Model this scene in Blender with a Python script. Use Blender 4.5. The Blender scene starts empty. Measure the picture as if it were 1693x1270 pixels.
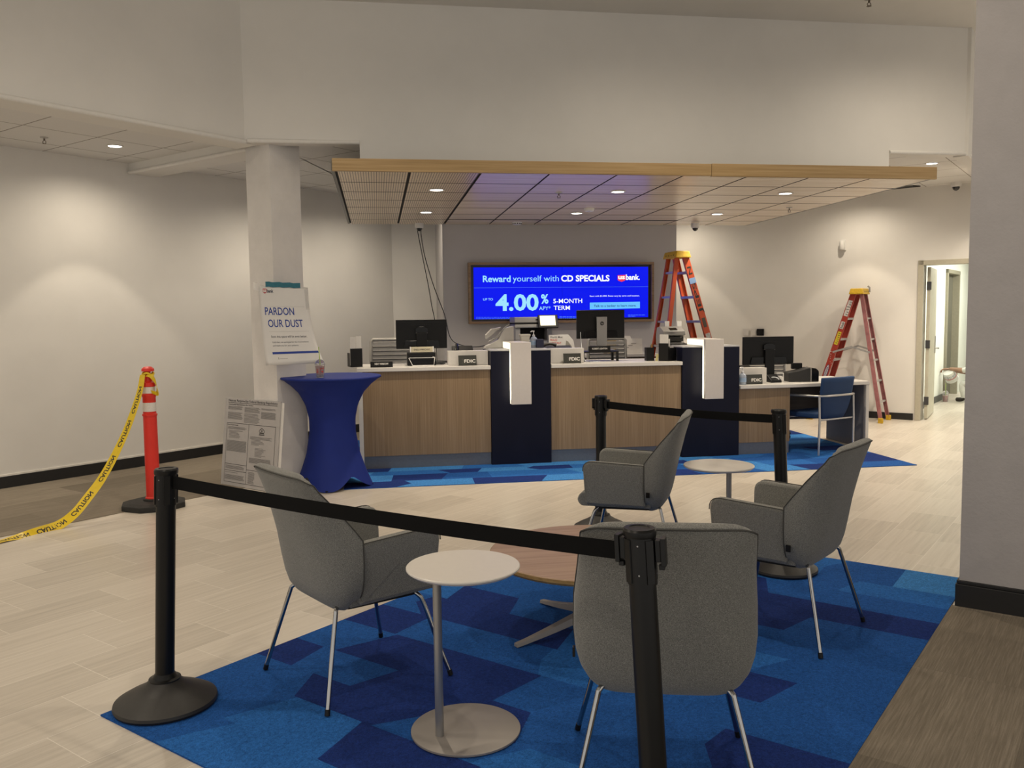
import bpy, bmesh, math, random
from mathutils import Matrix, Vector
random.seed(7)
SC = bpy.context.scene
COL = SC.collection
PI = math.pi
S2 = math.sqrt(2.0)

# ---------------------------------------------------------------- camera, world, exposure
cam_d = bpy.data.cameras.new('camera')
cam_d.sensor_width = 36.0
cam_d.lens = 1418.94 / 1693.0 * 36.0
cam_d.clip_start = 0.05
cam_d.clip_end = 100
cam = bpy.data.objects.new('camera', cam_d)
COL.objects.link(cam)
RX, UP, FW = (Vector((0.98786621, -0.15480443, -0.01248793)), Vector((0.02460148, 0.07658377, 0.9967596)),
              Vector((0.15334643, 0.98497234, -0.07946294)))
cam.matrix_world = Matrix(((RX.x, UP.x, -FW.x, 0), (RX.y, UP.y, -FW.y, 0), (RX.z, UP.z, -FW.z, 1.62), (0, 0, 0, 1)))
SC.camera = cam
wd = bpy.data.worlds.new('world')
SC.world = wd
wd.use_nodes = True
wd.node_tree.nodes['Background'].inputs[0].default_value = (1.0, 0.94, 0.86, 1)
wd.node_tree.nodes['Background'].inputs[1].default_value = 0.66
vs = SC.view_settings
vs.view_transform = 'Standard'
vs.look = 'None'
vs.gamma = 1.0
vs.use_curve_mapping = False
vs.exposure = 0.24
WARM = (1.0, 0.868, 0.685)

# ---------------------------------------------------------------- helpers
def lin(c):
    c = c / 255.0
    return c / 12.92 if c <= 0.04045 else ((c + 0.055) / 1.055) ** 2.4
def rgb(r, g, b):
    return (lin(r), lin(g), lin(b), 1.0)

MATS = {}
def nd(nt, t, **kw):
    n = nt.nodes.new(t)
    for k, v in kw.items():
        setattr(n, k, v)
    return n
def mth(nt, op, a, b=None, c=None):
    n = nt.nodes.new('ShaderNodeMath'); n.operation = op
    for i, v in enumerate((a, b, c)):
        if v is None: continue
        if hasattr(v, 'is_linked'): nt.links.new(v, n.inputs[i])
        else: n.inputs[i].default_value = v
    return n.outputs[0]
def mixc(nt, f, a, b):
    n = nt.nodes.new('ShaderNodeMix'); n.data_type = 'RGBA'
    for i, v in ((0, f), (6, a), (7, b)):
        if hasattr(v, 'is_linked'): nt.links.new(v, n.inputs[i])
        else: n.inputs[i].default_value = v
    return n.outputs[2]
def noise(nt, vec, scale, detail=3.0, rough=0.5):
    n = nt.nodes.new('ShaderNodeTexNoise')
    n.inputs['Scale'].default_value = scale; n.inputs['Detail'].default_value = detail; n.inputs['Roughness'].default_value = rough
    if vec is not None: nt.links.new(vec, n.inputs['Vector'])
    return n.outputs['Fac']
def scaled(nt, src, sx, sy, sz):
    m = nt.nodes.new('ShaderNodeMapping')
    m.inputs['Scale'].default_value = (sx, sy, sz)
    nt.links.new(src, m.inputs['Vector'])
    return m.outputs[0]
def ramp(nt, f, stops):
    r = nt.nodes.new('ShaderNodeValToRGB')
    e = r.color_ramp.elements
    while len(e) < len(stops): e.new(0.5)
    for i, (p, c) in enumerate(stops):
        e[i].position = p; e[i].color = c
    nt.links.new(f, r.inputs[0])
    return r.outputs[0]
def base_mat(name):
    m = bpy.data.materials.new(name); m.use_nodes = True
    nt = m.node_tree
    return m, nt, nt.nodes['Principled BSDF']
def coords(nt, kind='Object'):
    return nt.nodes.new('ShaderNodeTexCoord').outputs[kind]
def bump(nt, p, h, strength=0.2, dist=0.002):
    b = nt.nodes.new('ShaderNodeBump')
    b.inputs['Strength'].default_value = strength; b.inputs['Distance'].default_value = dist
    nt.links.new(h, b.inputs['Height']); nt.links.new(b.outputs[0], p.inputs['Normal'])

def mat(name, col, rough=0.5, metal=0.0, var=0.0, vscale=30.0, bmp=0.0, bscale=200.0, emit=None, es=0.0, spec=0.5, trans=0.0, coat=0.0, alpha=1.0):
    """A plain surface with an optional fine procedural variation of colour and grain."""
    if name in MATS: return MATS[name]
    m, nt, p = base_mat(name)
    if len(col) == 3: col = (*col, 1.0)
    p.inputs['Base Color'].default_value = col
    p.inputs['Roughness'].default_value = rough
    p.inputs['Metallic'].default_value = metal
    p.inputs['Specular IOR Level'].default_value = spec
    p.inputs['Transmission Weight'].default_value = trans
    p.inputs['Coat Weight'].default_value = coat
    p.inputs['Alpha'].default_value = alpha
    if var > 0:
        f = noise(nt, coords(nt), vscale, 4.0, 0.6)
        lo = tuple(x * (1 - var) for x in col[:3]) + (1,); hi = tuple(min(1, x * (1 + var)) for x in col[:3]) + (1,)
        nt.links.new(ramp(nt, f, [(0.3, lo), (0.7, hi)]), p.inputs['Base Color'])
    if bmp > 0:
        bump(nt, p, noise(nt, coords(nt), bscale, 3.0, 0.6), bmp, 0.003)
    if emit is not None:
        p.inputs['Emission Color'].default_value = emit if len(emit) == 4 else (*emit, 1)
        p.inputs['Emission Strength'].default_value = es
    MATS[name] = m
    return m

class MB:
    """Collects shapes into one mesh."""
    def __init__(self): self.b = bmesh.new(); self.uv = None
    def face(self, vs, m=0):
        v = [self.b.verts.new(Vector(p)) for p in vs]
        f = self.b.faces.new(v); f.material_index = m
        return f
    def box(self, x0, x1, y0, y1, z0, z1, m=0, M=None):
        P = [Vector((x, y, z)) for z in (z0, z1) for y in (y0, y1) for x in (x0, x1)]
        if M is not None: P = [M @ p for p in P]
        v = [self.b.verts.new(p) for p in P]
        for q in ((0, 2, 3, 1), (4, 5, 7, 6), (0, 1, 5, 4), (2, 6, 7, 3), (0, 4, 6, 2), (1, 3, 7, 5)):
            f = self.b.faces.new([v[i] for i in q]); f.material_index = m
        return self
    def hexa(self, P, m=0):
        v = [self.b.verts.new(Vector(p)) for p in P]
        for q in ((0, 3, 2, 1), (4, 5, 6, 7), (0, 1, 5, 4), (1, 2, 6, 5), (2, 3, 7, 6), (3, 0, 4, 7)):
            f = self.b.faces.new([v[i] for i in q]); f.material_index = m
        return self
    def prism(self, pts, axis, a, b, m=0, M=None):
        """Polygon pts (2-D) extruded along axis from a to b. axis x: (y,z); y: (x,z); z: (x,y)."""
        def P(p, t):
            q = {'x': (t, p[0], p[1]), 'y': (p[0], t, p[1]), 'z': (p[0], p[1], t)}[axis]
            q = Vector(q)
            return M @ q if M is not None else q
        A = [self.b.verts.new(P(p, a)) for p in pts]; B = [self.b.verts.new(P(p, b)) for p in pts]
        n = len(pts)
        self.b.faces.new(A).material_index = m; self.b.faces.new(B).material_index = m
        for i in range(n):
            self.b.faces.new([A[i], A[(i + 1) % n], B[(i + 1) % n], B[i]]).material_index = m
        return self
    def lathe(self, prof, seg=32, c=(0, 0, 0), m=0, M=None):
        """Profile of (radius, height) turned about z."""
        rings = []
        for r, z in prof:
            if r < 1e-6:
                p = Vector((c[0], c[1], c[2] + z)); rings.append([self.b.verts.new(M @ p if M is not None else p)])
            else:
                row = []
                for k in range(seg):
                    a = 2 * PI * k / seg
                    p = Vector((c[0] + r * math.cos(a), c[1] + r * math.sin(a), c[2] + z))
                    row.append(self.b.verts.new(M @ p if M is not None else p))
                rings.append(row)
        for A, B in zip(rings, rings[1:]):
            for k in range(seg):
                k2 = (k + 1) % seg
                if len(A) == 1 and len(B) == 1: continue
                if len(A) == 1: f = [A[0], B[k2], B[k]]
                elif len(B) == 1: f = [A[k], A[k2], B[0]]
                else: f = [A[k], A[k2], B[k2], B[k]]
                self.b.faces.new(f).material_index = m
        for R in (rings[0], rings[-1]):
            if len(R) > 1: self.b.faces.new(R).material_index = m
        return self
    def tube(self, pts, r, seg=10, m=0, cap=True):
        pts = [Vector(p) for p in pts]
        rr = r if isinstance(r, (list, tuple)) else [r] * len(pts)
        rings = []; ref = None
        for i, p in enumerate(pts):
            a = pts[max(i - 1, 0)]; b = pts[min(i + 1, len(pts) - 1)]
            t = (b - a).normalized()
            if ref is None:
                ref = Vector((0, 0, 1)) if abs(t.z) < 0.9 else Vector((1, 0, 0))
            u = (ref - t * ref.dot(t)).normalized(); ref = u; w = t.cross(u)
            rings.append([self.b.verts.new(p + (u * math.cos(2 * PI * k / seg) + w * math.sin(2 * PI * k / seg)) * rr[i]) for k in range(seg)])
        for A, B in zip(rings, rings[1:]):
            for k in range(seg):
                self.b.faces.new([A[k], A[(k + 1) % seg], B[(k + 1) % seg], B[k]]).material_index = m
        if cap:
            self.b.faces.new(rings[0]).material_index = m; self.b.faces.new(rings[-1]).material_index = m
        return self
    def ribbon(self, pts, widthvec, thick, m=0):
        """A thin flat strip along pts; widthvec per point (full width vector)."""
        n = len(pts); rows = []
        for i in range(n):
            p = Vector(pts[i]); w = Vector(widthvec[i]) / 2
            t = (Vector(pts[min(i + 1, n - 1)]) - Vector(pts[max(i - 1, 0)])).normalized()
            nn = t.cross(w).normalized() * thick / 2
            rows.append([self.b.verts.new(q) for q in (p - w - nn, p + w - nn, p + w + nn, p - w + nn)])
        for A, B in zip(rows, rows[1:]):
            for k in range(4):
                self.b.faces.new([A[k], A[(k + 1) % 4], B[(k + 1) % 4], B[k]]).material_index = m
        self.b.faces.new(rows[0]).material_index = m; self.b.faces.new(rows[-1]).material_index = m
        return self
    def grid(self, rows, m=0, closed=False):
        R = [[self.b.verts.new(Vector(p)) for p in r] for r in rows]
        for A, B in zip(R, R[1:]):
            n = len(A)
            for k in range(n if closed else n - 1):
                self.b.faces.new([A[k], A[(k + 1) % n], B[(k + 1) % n], B[k]]).material_index = m
        return R
    def mesh_in(self, me, M, m=0):
        vs = [self.b.verts.new(M @ v.co) for v in me.vertices]
        for p in me.polygons:
            try: self.b.faces.new([vs[i] for i in p.vertices]).material_index = m
            except ValueError: pass
        return self
    def text(self, s, x0, x1, y, cap, M, m=0, bold=0.0, depth=0.0, align='fit'):
        """Text in the local XY plane from x0 to x1 with its baseline at y and capital height cap; M places that plane."""
        cu = bpy.data.curves.new('t', 'FONT'); cu.body = s; cu.size = 1.0; cu.offset = bold; cu.resolution_u = 3
        cu.extrude = 0.0
        to = bpy.data.objects.new('t', cu); COL.objects.link(to)
        dg = bpy.context.evaluated_depsgraph_get(); dg.update()
        me = bpy.data.meshes.new_from_object(to.evaluated_get(dg))
        xs = [v.co.x for v in me.vertices]
        if xs:
            a, b = min(xs), max(xs)
            sy = cap / 0.73
            sx = (x1 - x0) / (b - a)
            T = M @ Matrix.Translation((x0 - a * sx, y, 0)) @ Matrix.Diagonal((sx, sy, 1, 1))
            self.mesh_in(me, T, m)
        bpy.data.objects.remove(to); bpy.data.curves.remove(cu); bpy.data.meshes.remove(me)
        return self
    def build(self, name, mats, parent=None, bevel=0.0, bseg=2, smooth=None, sub=0, loc=None, rot=None, weld=False):
        if weld: bmesh.ops.remove_doubles(self.b, verts=self.b.verts, dist=1e-5)
        bmesh.ops.recalc_face_normals(self.b, faces=self.b.faces)
        me = bpy.data.meshes.new(name); self.b.to_mesh(me); self.b.free()
        if not isinstance(mats, (list, tuple)): mats = [mats]
        for mm in mats: me.materials.append(mm)
        if smooth is not None:
            for p in me.polygons: p.use_smooth = True
            me.set_sharp_from_angle(angle=math.radians(smooth))
        o = bpy.data.objects.new(name, me); COL.objects.link(o)
        if loc is not None: o.location = loc
        if rot is not None: o.rotation_euler = rot
        if parent is not None: o.parent = parent
        if bevel > 0:
            b = o.modifiers.new('bevel', 'BEVEL'); b.width = bevel; b.segments = bseg; b.limit_method = 'ANGLE'; b.angle_limit = math.radians(35)
        if sub > 0:
            s = o.modifiers.new('subsurf', 'SUBSURF'); s.levels = sub; s.render_levels = sub
        return o

def thing(name, label, cat, loc=(0, 0, 0), rz=0.0, group=None, rot=None):
    o = bpy.data.objects.new(name, None); COL.objects.link(o)
    o.empty_display_size = 0.1
    o.location = loc; o.rotation_euler = rot if rot else (0, 0, rz)
    o['label'] = label; o['category'] = cat
    if group: o['group'] = group
    return o
def tag(o, label, cat, group=None, kind=None):
    o['label'] = label; o['category'] = cat
    if group: o['group'] = group
    if kind: o['kind'] = kind
    return o
def struct(o):
    o['kind'] = 'structure'
    return o
def dup(root, loc=None, rz=None, label=None, name=None):
    def cp(o, par):
        c = o.copy(); COL.objects.link(c)
        if par is not None:
            c.parent = par; c.matrix_parent_inverse = o.matrix_parent_inverse.copy()
        for ch in list(o.children): cp(ch, c)
        return c
    r = cp(root, None)
    if loc is not None: r.location = loc
    if rz is not None: r.rotation_euler = (0, 0, rz)
    if label: r['label'] = label
    return r
def UV(u, v, z=0.0):
    """The tile grid runs at 45 degrees to the counter: u along the tile strips, v across them."""
    return Vector(((u - v) / S2, (u + v) / S2, z))
R45 = Matrix.Rotation(PI / 4, 4, 'Z')
def facing(loc, ang, tilt=0.0):
    """Matrix of an upright sign plane: local x to the right, local y up, seen from the side its normal points to (ang=0: faces -Y)."""
    return Matrix.Translation(loc) @ Matrix.Rotation(ang, 4, 'Z') @ Matrix.Rotation(PI / 2 + tilt, 4, 'X')
def bez(p0, p1, p2, p3, n=12):
    out = []
    for i in range(n + 1):
        t = i / n; a = 1 - t
        out.append(tuple(a**3 * A + 3 * a * a * t * B + 3 * a * t * t * Cc + t**3 * D for A, B, Cc, D in zip(p0, p1, p2, p3)))
    return out
def spline(pts, n=8):
    """Catmull-Rom through pts."""
    P = [Vector(p) for p in pts]; P = [2 * P[0] - P[1]] + P + [2 * P[-1] - P[-2]]
    out = []
    for i in range(1, len(P) - 2):
        for k in range(n):
            t = k / n
            out.append(0.5 * ((2 * P[i]) + (P[i + 1] - P[i - 1]) * t + (2 * P[i - 1] - 5 * P[i] + 4 * P[i + 1] - P[i + 2]) * t * t + (3 * P[i] - P[i - 1] - 3 * P[i + 1] + P[i + 2]) * t**3))
    out.append(P[-2])
    return out
def rpoly(pts, r, n=4):
    """Polygon with rounded corners; r one radius or one per corner."""
    out = []; N = len(pts)
    rs = r if isinstance(r, (list, tuple)) else [r] * N
    for i in range(N):
        p = Vector((*pts[i], 0)); a = Vector((*pts[i - 1], 0)); b = Vector((*pts[(i + 1) % N], 0))
        q = rs[i]
        if q <= 0: out.append((p.x, p.y)); continue
        d1 = (a - p).normalized(); d2 = (b - p).normalized()
        q = min(q, (a - p).length * 0.45, (b - p).length * 0.45)
        A = p + d1 * q; B = p + d2 * q
        for k in range(n + 1):
            t = k / n
            c = A * (1 - t)**2 + p * 2 * t * (1 - t) + B * t * t
            out.append((c.x, c.y))
    return out

# ---------------------------------------------------------------- high general lights over the lounge (recessed lamps out of the frame)
def spot(name, loc, power, half, blend, col=WARM, parent=None, radius=0.05, aim=None):
    d = bpy.data.lights.new(name, 'SPOT'); d.energy = power; d.spot_size = half * 2; d.spot_blend = blend; d.color = col; d.shadow_soft_size = radius
    o = bpy.data.objects.new(name, d); COL.objects.link(o)
    o.location = loc
    if aim is not None:
        o.rotation_euler = (Vector(aim) - Vector(loc)).to_track_quat('-Z', 'Y').to_euler()
    if parent is not None: o.parent = parent
    return o
HIGH = [(-1.5, 1.0), (-2.9, 4.0), (-0.2, 5.6), (2.6, 6.4), (5.2, 6.8), (1.6, 3.4)]
HIGH_POWER = 88
for hx, hy in HIGH:
    spot('ceiling_lamp_light', (hx, hy, 4.46), HIGH_POWER * (1.5 if hx < -2 else 1.0), math.radians(82), 1.0)

# ---------------------------------------------------------------- materials of the shell
def m_paint(name, col, rough=0.62, bmp=0.12):
    return mat(name, col, rough, var=0.03, vscale=1.5, bmp=bmp, bscale=90.0, spec=0.3)
PAINT = m_paint('wall_paint', (0.75, 0.73, 0.69))
PAINT_GREY = m_paint('grey_paint', (0.50, 0.48, 0.475))
TEXTURED = mat('textured_paint', (0.70, 0.675, 0.65), 0.6, var=0.04, vscale=6, bmp=0.5, bscale=45.0, spec=0.3)
WHITE_TRIM = mat('white_trim', (0.74, 0.72, 0.68), 0.45, var=0.03)
BLACKBASE = mat('black_baseboard', (0.012, 0.0115, 0.012), 0.5, var=0.1)
RAWTRIM = mat('raw_white_edge', (0.75, 0.72, 0.66), 0.6, var=0.08, vscale=14)
DOORPAINT = mat('door_cream', (0.46, 0.43, 0.34), 0.4, var=0.05)
BRUSHED = mat('brushed_metal', (0.42, 0.42, 0.42), 0.3, metal=1.0, var=0.05, vscale=80)
HINGE = mat('hinge_metal', (0.10, 0.10, 0.105), 0.4, metal=0.8)

def planks_mat(name, L, Wd, off, u0, v0, colours, line, linew, streak, rough, bmp_s, per=0.10, fine=None, su=1.6, sv=46.0):
    """Staggered tiles or planks along local x, each row shifted by off*L."""
    m, nt, p = base_mat(name)
    oc = coords(nt)
    sep = nd(nt, 'ShaderNodeSeparateXYZ'); nt.links.new(oc, sep.inputs[0])
    vv = mth(nt, 'DIVIDE', mth(nt, 'SUBTRACT', sep.outputs[1], v0), Wd)
    row = mth(nt, 'FLOOR', vv); fv = mth(nt, 'SUBTRACT', vv, row)
    uu = mth(nt, 'SUBTRACT', mth(nt, 'DIVIDE', mth(nt, 'SUBTRACT', sep.outputs[0], u0), L), mth(nt, 'MULTIPLY', row, off))
    cell = mth(nt, 'FLOOR', uu); fu = mth(nt, 'SUBTRACT', uu, cell)
    du = mth(nt, 'MULTIPLY', mth(nt, 'MINIMUM', fu, mth(nt, 'SUBTRACT', 1.0, fu)), L)
    dv = mth(nt, 'MULTIPLY', mth(nt, 'MINIMUM', fv, mth(nt, 'SUBTRACT', 1.0, fv)), Wd)
    gm = mth(nt, 'LESS_THAN', mth(nt, 'MINIMUM', du, dv), linew)
    cv = nd(nt, 'ShaderNodeCombineXYZ'); nt.links.new(cell, cv.inputs[0]); nt.links.new(row, cv.inputs[1])
    wn = nd(nt, 'ShaderNodeTexWhiteNoise', noise_dimensions='2D'); nt.links.new(cv.outputs[0], wn.inputs['Vector'])
    # streaks that run along the plank and differ from plank to plank
    sh = nd(nt, 'ShaderNodeVectorMath', operation='ADD'); nt.links.new(oc, sh.inputs[0])
    sc = nd(nt, 'ShaderNodeVectorMath', operation='SCALE'); nt.links.new(wn.outputs['Color'], sc.inputs[0]); sc.inputs['Scale'].default_value = 3.0
    nt.links.new(sc.outputs[0], sh.inputs[1])
    st = noise(nt, scaled(nt, sh.outputs[0], su, sv, 1.0), 1.0, 6.0, 0.62)
    f = mth(nt, 'ADD', mth(nt, 'MULTIPLY', mth(nt, 'SUBTRACT', st, 0.5), streak), mth(nt, 'ADD', 0.5, mth(nt, 'MULTIPLY', mth(nt, 'SUBTRACT', wn.outputs['Value'], 0.5), per * 2)))
    col = ramp(nt, f, colours)
    if fine is not None:
        f2 = noise(nt, scaled(nt, oc, *fine), 1.0, 2.0, 0.5)
        col = mixc(nt, mth(nt, 'MULTIPLY', f2, 0.5), col, colours[0][1])
    col = mixc(nt, gm, col, line)
    nt.links.new(col, p.inputs['Base Color'])
    p.inputs['Roughness'].default_value = rough
    bump(nt, p, mth(nt, 'SUBTRACT', st, mth(nt, 'MULTIPLY', gm, 1.0)), bmp_s, 0.002)
    return m
TILE = planks_mat('wood_look_tile', 0.653, 0.327, 1.0 / 3.0, 1.745, 3.385,
                  [(0.2, rgb(160, 151, 139)), (0.5, rgb(197, 188, 175)), (0.8, rgb(218, 210, 198))], rgb(224, 217, 206), 0.0016, 0.55, 0.32, 0.05, per=0.08)
BROWNCARPET = planks_mat('striped_brown_carpet', 0.96, 0.48, 0.37, 0.3, 0.30,
                  [(0.2, rgb(88, 80, 69)), (0.5, rgb(126, 116, 101)), (0.8, rgb(164, 153, 137))], rgb(98, 89, 76), 0.0006, 0.75, 0.95, 0.5, per=0.13, fine=(260, 260, 40), su=5.0, sv=150.0)
def ceil_mat(name, u0, v0, cell_u, cell_v, col, line):
    m, nt, p = base_mat(name)
    oc = coords(nt)
    sep = nd(nt, 'ShaderNodeSeparateXYZ'); nt.links.new(oc, sep.inputs[0])
    ds = []
    for i, (o, c) in enumerate(((u0, cell_u), (v0, cell_v))):
        t = mth(nt, 'DIVIDE', mth(nt, 'SUBTRACT', sep.outputs[i], o), c)
        fr = mth(nt, 'FRACT', t)
        ds.append(mth(nt, 'MULTIPLY', mth(nt, 'MINIMUM', fr, mth(nt, 'SUBTRACT', 1.0, fr)), c))
    g = mth(nt, 'LESS_THAN', mth(nt, 'MINIMUM', ds[0], ds[1]), 0.006)
    f = noise(nt, oc, 260.0, 2.0, 0.5)
    base = ramp(nt, f, [(0.3, tuple(c * 0.93 for c in col) + (1,)), (0.6, (*col, 1))])
    nt.links.new(mixc(nt, g, base, line), p.inputs['Base Color'])
    p.inputs['Roughness'].default_value = 0.85
    bump(nt, p, mth(nt, 'SUBTRACT', f, mth(nt, 'MULTIPLY', g, 2.0)), 0.2, 0.003)
    return m
CEILTILE = ceil_mat('ceiling_tile', 4.29, 7.84, 0.66, 0.66, (0.74, 0.725, 0.70), rgb(140, 133, 124))

def uvplate(name, pts, z0, z1, m, local=True, bevel=0.0):
    """Slab whose outline is given in world x,y; its own axes follow the tile grid."""
    b = MB()
    loc = [((x + y) / S2, (y - x) / S2) for x, y in pts]
    b.prism(loc, 'z', z0, z1)
    return b.build(name, m, rot=(0, 0, PI / 4), bevel=bevel)
def uvbox(name, u0, u1, v0, v1, z0, z1, m, extra=(), bevel=0.0):
    b = MB(); b.box(u0, u1, v0, v1, z0, z1)
    for e in extra: b.box(*e)
    return b.build(name, m, rot=(0, 0, PI / 4), bevel=bevel)
def uvl(pts): return [tuple(UV(u, v)[:2]) for u, v in pts]

# ---------------------------------------------------------------- floor
struct(uvbox('floor', -3.5, 24.2, -6.5, 8.95, -0.06, 0.0, TILE))
struct(uvbox('floor_carpet_left', -3.5, 9.23, 6.885, 8.89, 0.0, 0.004, BROWNCARPET))
struct(uvbox('floor_carpet_right', -3.5, 5.14, -3.4, 0.778, 0.0, 0.004, BROWNCARPET))

def blue_mat(name, c):
    m, nt, p = base_mat(name)
    oc = coords(nt)
    n1 = noise(nt, oc, 230.0, 2.0, 0.7)
    n2 = noise(nt, oc, 75.0, 3.0, 0.6)
    f = mth(nt, 'ADD', mth(nt, 'MULTIPLY', n1, 0.6), mth(nt, 'MULTIPLY', n2, 0.4))
    lo = tuple(x * 0.5 for x in c[:3]) + (1,); hi = tuple(min(1, x * 1.55) for x in c[:3]) + (1,)
    nt.links.new(ramp(nt, f, [(0.32, lo), (0.5, c), (0.68, hi)]), p.inputs['Base Color'])
    p.inputs['Roughness'].default_value = 0.97
    p.inputs['Specular IOR Level'].default_value = 0.15
    bump(nt, p, f, 0.9, 0.006)
    return m
BLUES = [blue_mat('carpet_navy', rgb(25, 48, 112)), blue_mat('carpet_royal', rgb(31, 82, 152)), blue_mat('carpet_azure', rgb(40, 99, 172)), blue_mat('carpet_sky', rgb(60, 125, 192))]
def shard_carpet(name, x0, x1, y0, y1, cx, cy, weights, rot, seed, z=0.007, swap=False):
    """A carpet of angular coloured shards: a skewed irregular grid whose cells take one of four blues."""
    rnd = random.Random(seed)
    b = MB(); v = y0; prev = None; band = 0
    def clampx(x): return max(x0, min(x1, x))
    while v < y1 - 1e-6:
        h = rnd.uniform(0.75, 1.3) * cy
        if y1 - (v + h) < cy * 0.5: h = y1 - v
        cuts = [(x0, x0, x0)]; x = x0 + rnd.uniform(0.3, 1.1) * cx
        while x < x1 - 0.4 * cx:
            sl = rnd.uniform(-0.24, 0.24) * cx; kink = rnd.choice((0, 0, rnd.uniform(-0.2, 0.2))) * cx
            cuts.append((x - sl / 2, x + kink, x + sl / 2)); x += rnd.uniform(0.6, 1.5) * cx
        cuts.append((x1, x1, x1))
        last = -1
        for A, B_ in zip(cuts, cuts[1:]):
            k = rnd.choices(range(4), weights)[0]
            while k == last: k = rnd.choices(range(4), weights)[0]
            last = k
            ring = [(A[0], v), (B_[0], v), (B_[1], v + h / 2), (B_[2], v + h), (A[2], v + h), (A[1], v + h / 2)]
            ring = [(clampx(px), py) for px, py in ring]
            if max(p[0] for p in ring) - min(p[0] for p in ring) < 1e-3: continue
            f = b.b.faces.new([b.b.verts.new((px, py, z)) for px, py in ring]); f.material_index = k
        v += h; band += 1
    # thin side band so the carpet has thickness
    for a, c in (((x0, y0), (x1, y0)), ((x1, y0), (x1, y1)), ((x1, y1), (x0, y1)), ((x0, y1), (x0, y0))):
        b.face([(a[0], a[1], 0.0), (c[0], c[1], 0.0), (c[0], c[1], z), (a[0], a[1], z)], 1)
    if swap:                                   # bands laid across the tile strips instead of along them
        for q in b.b.verts: q.co.x, q.co.y = q.co.y, -q.co.x
    return b.build(name, BLUES, rot=(0, 0, rot))
c1 = shard_carpet('lounge_carpet', -3.39, -0.778, 1.745, 5.685, 0.62, 0.27, (2.0, 3.2, 2.2, 0.25), PI / 4, 11, swap=True)
tag(c1, 'blue shard-patterned carpet under the grey lounge chairs', 'carpet')
c2 = shard_carpet('counter_carpet', -0.35, 5.56, 8.15, 11.4, 0.6, 0.27, (2.2, 1.5, 2.0, 2.6), 0.0, 5, z=0.006)
tag(c2, 'lighter blue shard-patterned carpet strip along the foot of the teller counter', 'carpet')

# ---------------------------------------------------------------- walls
struct(uvbox('wall_left', -3.5, 9.32, 8.89, 9.05, 0.0, 3.36, PAINT))
b = MB(); b.box(0.16, 0.9, 12.81, 12.95, 0, 3.36); struct(b.build('wall_rear', PAINT))
b = MB(); b.box(0.877, 4.10, 11.45, 15.2, 0, 3.36); struct(b.build('wall_display', m_paint('display_wall_grey', (0.50, 0.485, 0.49))))
b = MB()
b.box(13.704, 13.86, 2.559, 9.2, 0, 4.5); b.box(13.704, 13.86, -4.0, 1.56, 0, 4.5); b.box(13.704, 13.86, 1.56, 2.559, 2.28, 4.5)
struct(b.build('wall_right', PAINT, rot=(0, 0, PI / 4)))
b = MB()
b.box(-1.15, -0.12, 8.19, 8.33, 3.215, 4.49); b.box(-0.12, 5.19, 8.19, 8.33, 2.925, 4.49); b.box(5.19, 6.05, 8.19, 8.33, 3.215, 4.49)
struct(b.build('wall_soffit', PAINT))
struct(uvbox('wall_bulkhead_left', -3.5, 5.10, 6.60, 6.88, 3.204, 4.49, PAINT))
struct(uvbox('wall_bulkhead_right', 10.06, 13.70, 1.49, 1.63, 3.204, 4.49, PAINT))
struct(uvbox('wall_pillar_right', 5.148, 5.80, -3.4, 0.745, 0.0, 4.49, mat('pillar_grey_plaster', (0.455, 0.43, 0.425), 0.6, var=0.04, vscale=6, bmp=0.5, bscale=45.0, spec=0.3)))
struct(uvbox('column_corner', 5.169, 5.520, 6.498, 6.845, 0.0, 3.31, TEXTURED))
struct(uvbox('beam_left', 5.20, 5.52, 6.884, 8.89, 3.202, 3.31, PAINT))
# rounded lips along the bulkheads
def rod_uv(name, u0, v0, u1, v1, z, r, m):
    a, c = UV(u0, v0, z), UV(u1, v1, z)
    bb = MB(); bb.tube([a, c], r, 10); return struct(bb.build(name, m, smooth=40))
rod_uv('trim_1', -3.5, 6.595, 4.985, 6.595, 3.218, 0.022, WHITE_TRIM)
rod_uv('trim_2', 5.195, 6.86, 5.195, 8.88, 3.212, 0.020, WHITE_TRIM)
b = MB(); b.tube([(-1.12, 8.185, 3.228), (-0.122, 8.185, 3.228)], 0.02, 10); struct(b.build('trim_3', WHITE_TRIM, smooth=40))
b = MB(); b.tube([(5.19, 8.185, 3.228), (6.03, 8.185, 3.228), tuple(UV(10.4, 1.485, 3.228))], 0.02, 10); struct(b.build('trim_4', WHITE_TRIM, smooth=40))

# ---------------------------------------------------------------- ceilings
HC = struct(uvplate('ceiling_high', uvl([(-3.5, 6.6), (5.06, 6.6)]) + [(-1.1, 8.25), (6.03, 8.25)] + uvl([(13.7, 1.55), (13.7, -4.0), (-3.5, -4.0)]), 4.49, 4.56, PAINT))
struct(uvplate('ceiling_left', uvl([(-3.5, 6.66), (5.03, 6.66)]) + [(-1.1, 8.30), (2.2, 8.30), (2.2, 12.9), (0.2, 12.9)] + uvl([(9.3, 8.95), (-3.5, 8.95)]), 3.31, 3.36, CEILTILE))
struct(uvplate('ceiling_right', [(2.2, 8.30), (6.03, 8.30)] + uvl([(13.75, 1.58), (13.75, 8.2)]) + [(2.2, 16.0)], 3.40, 3.45, CEILTILE))

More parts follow.
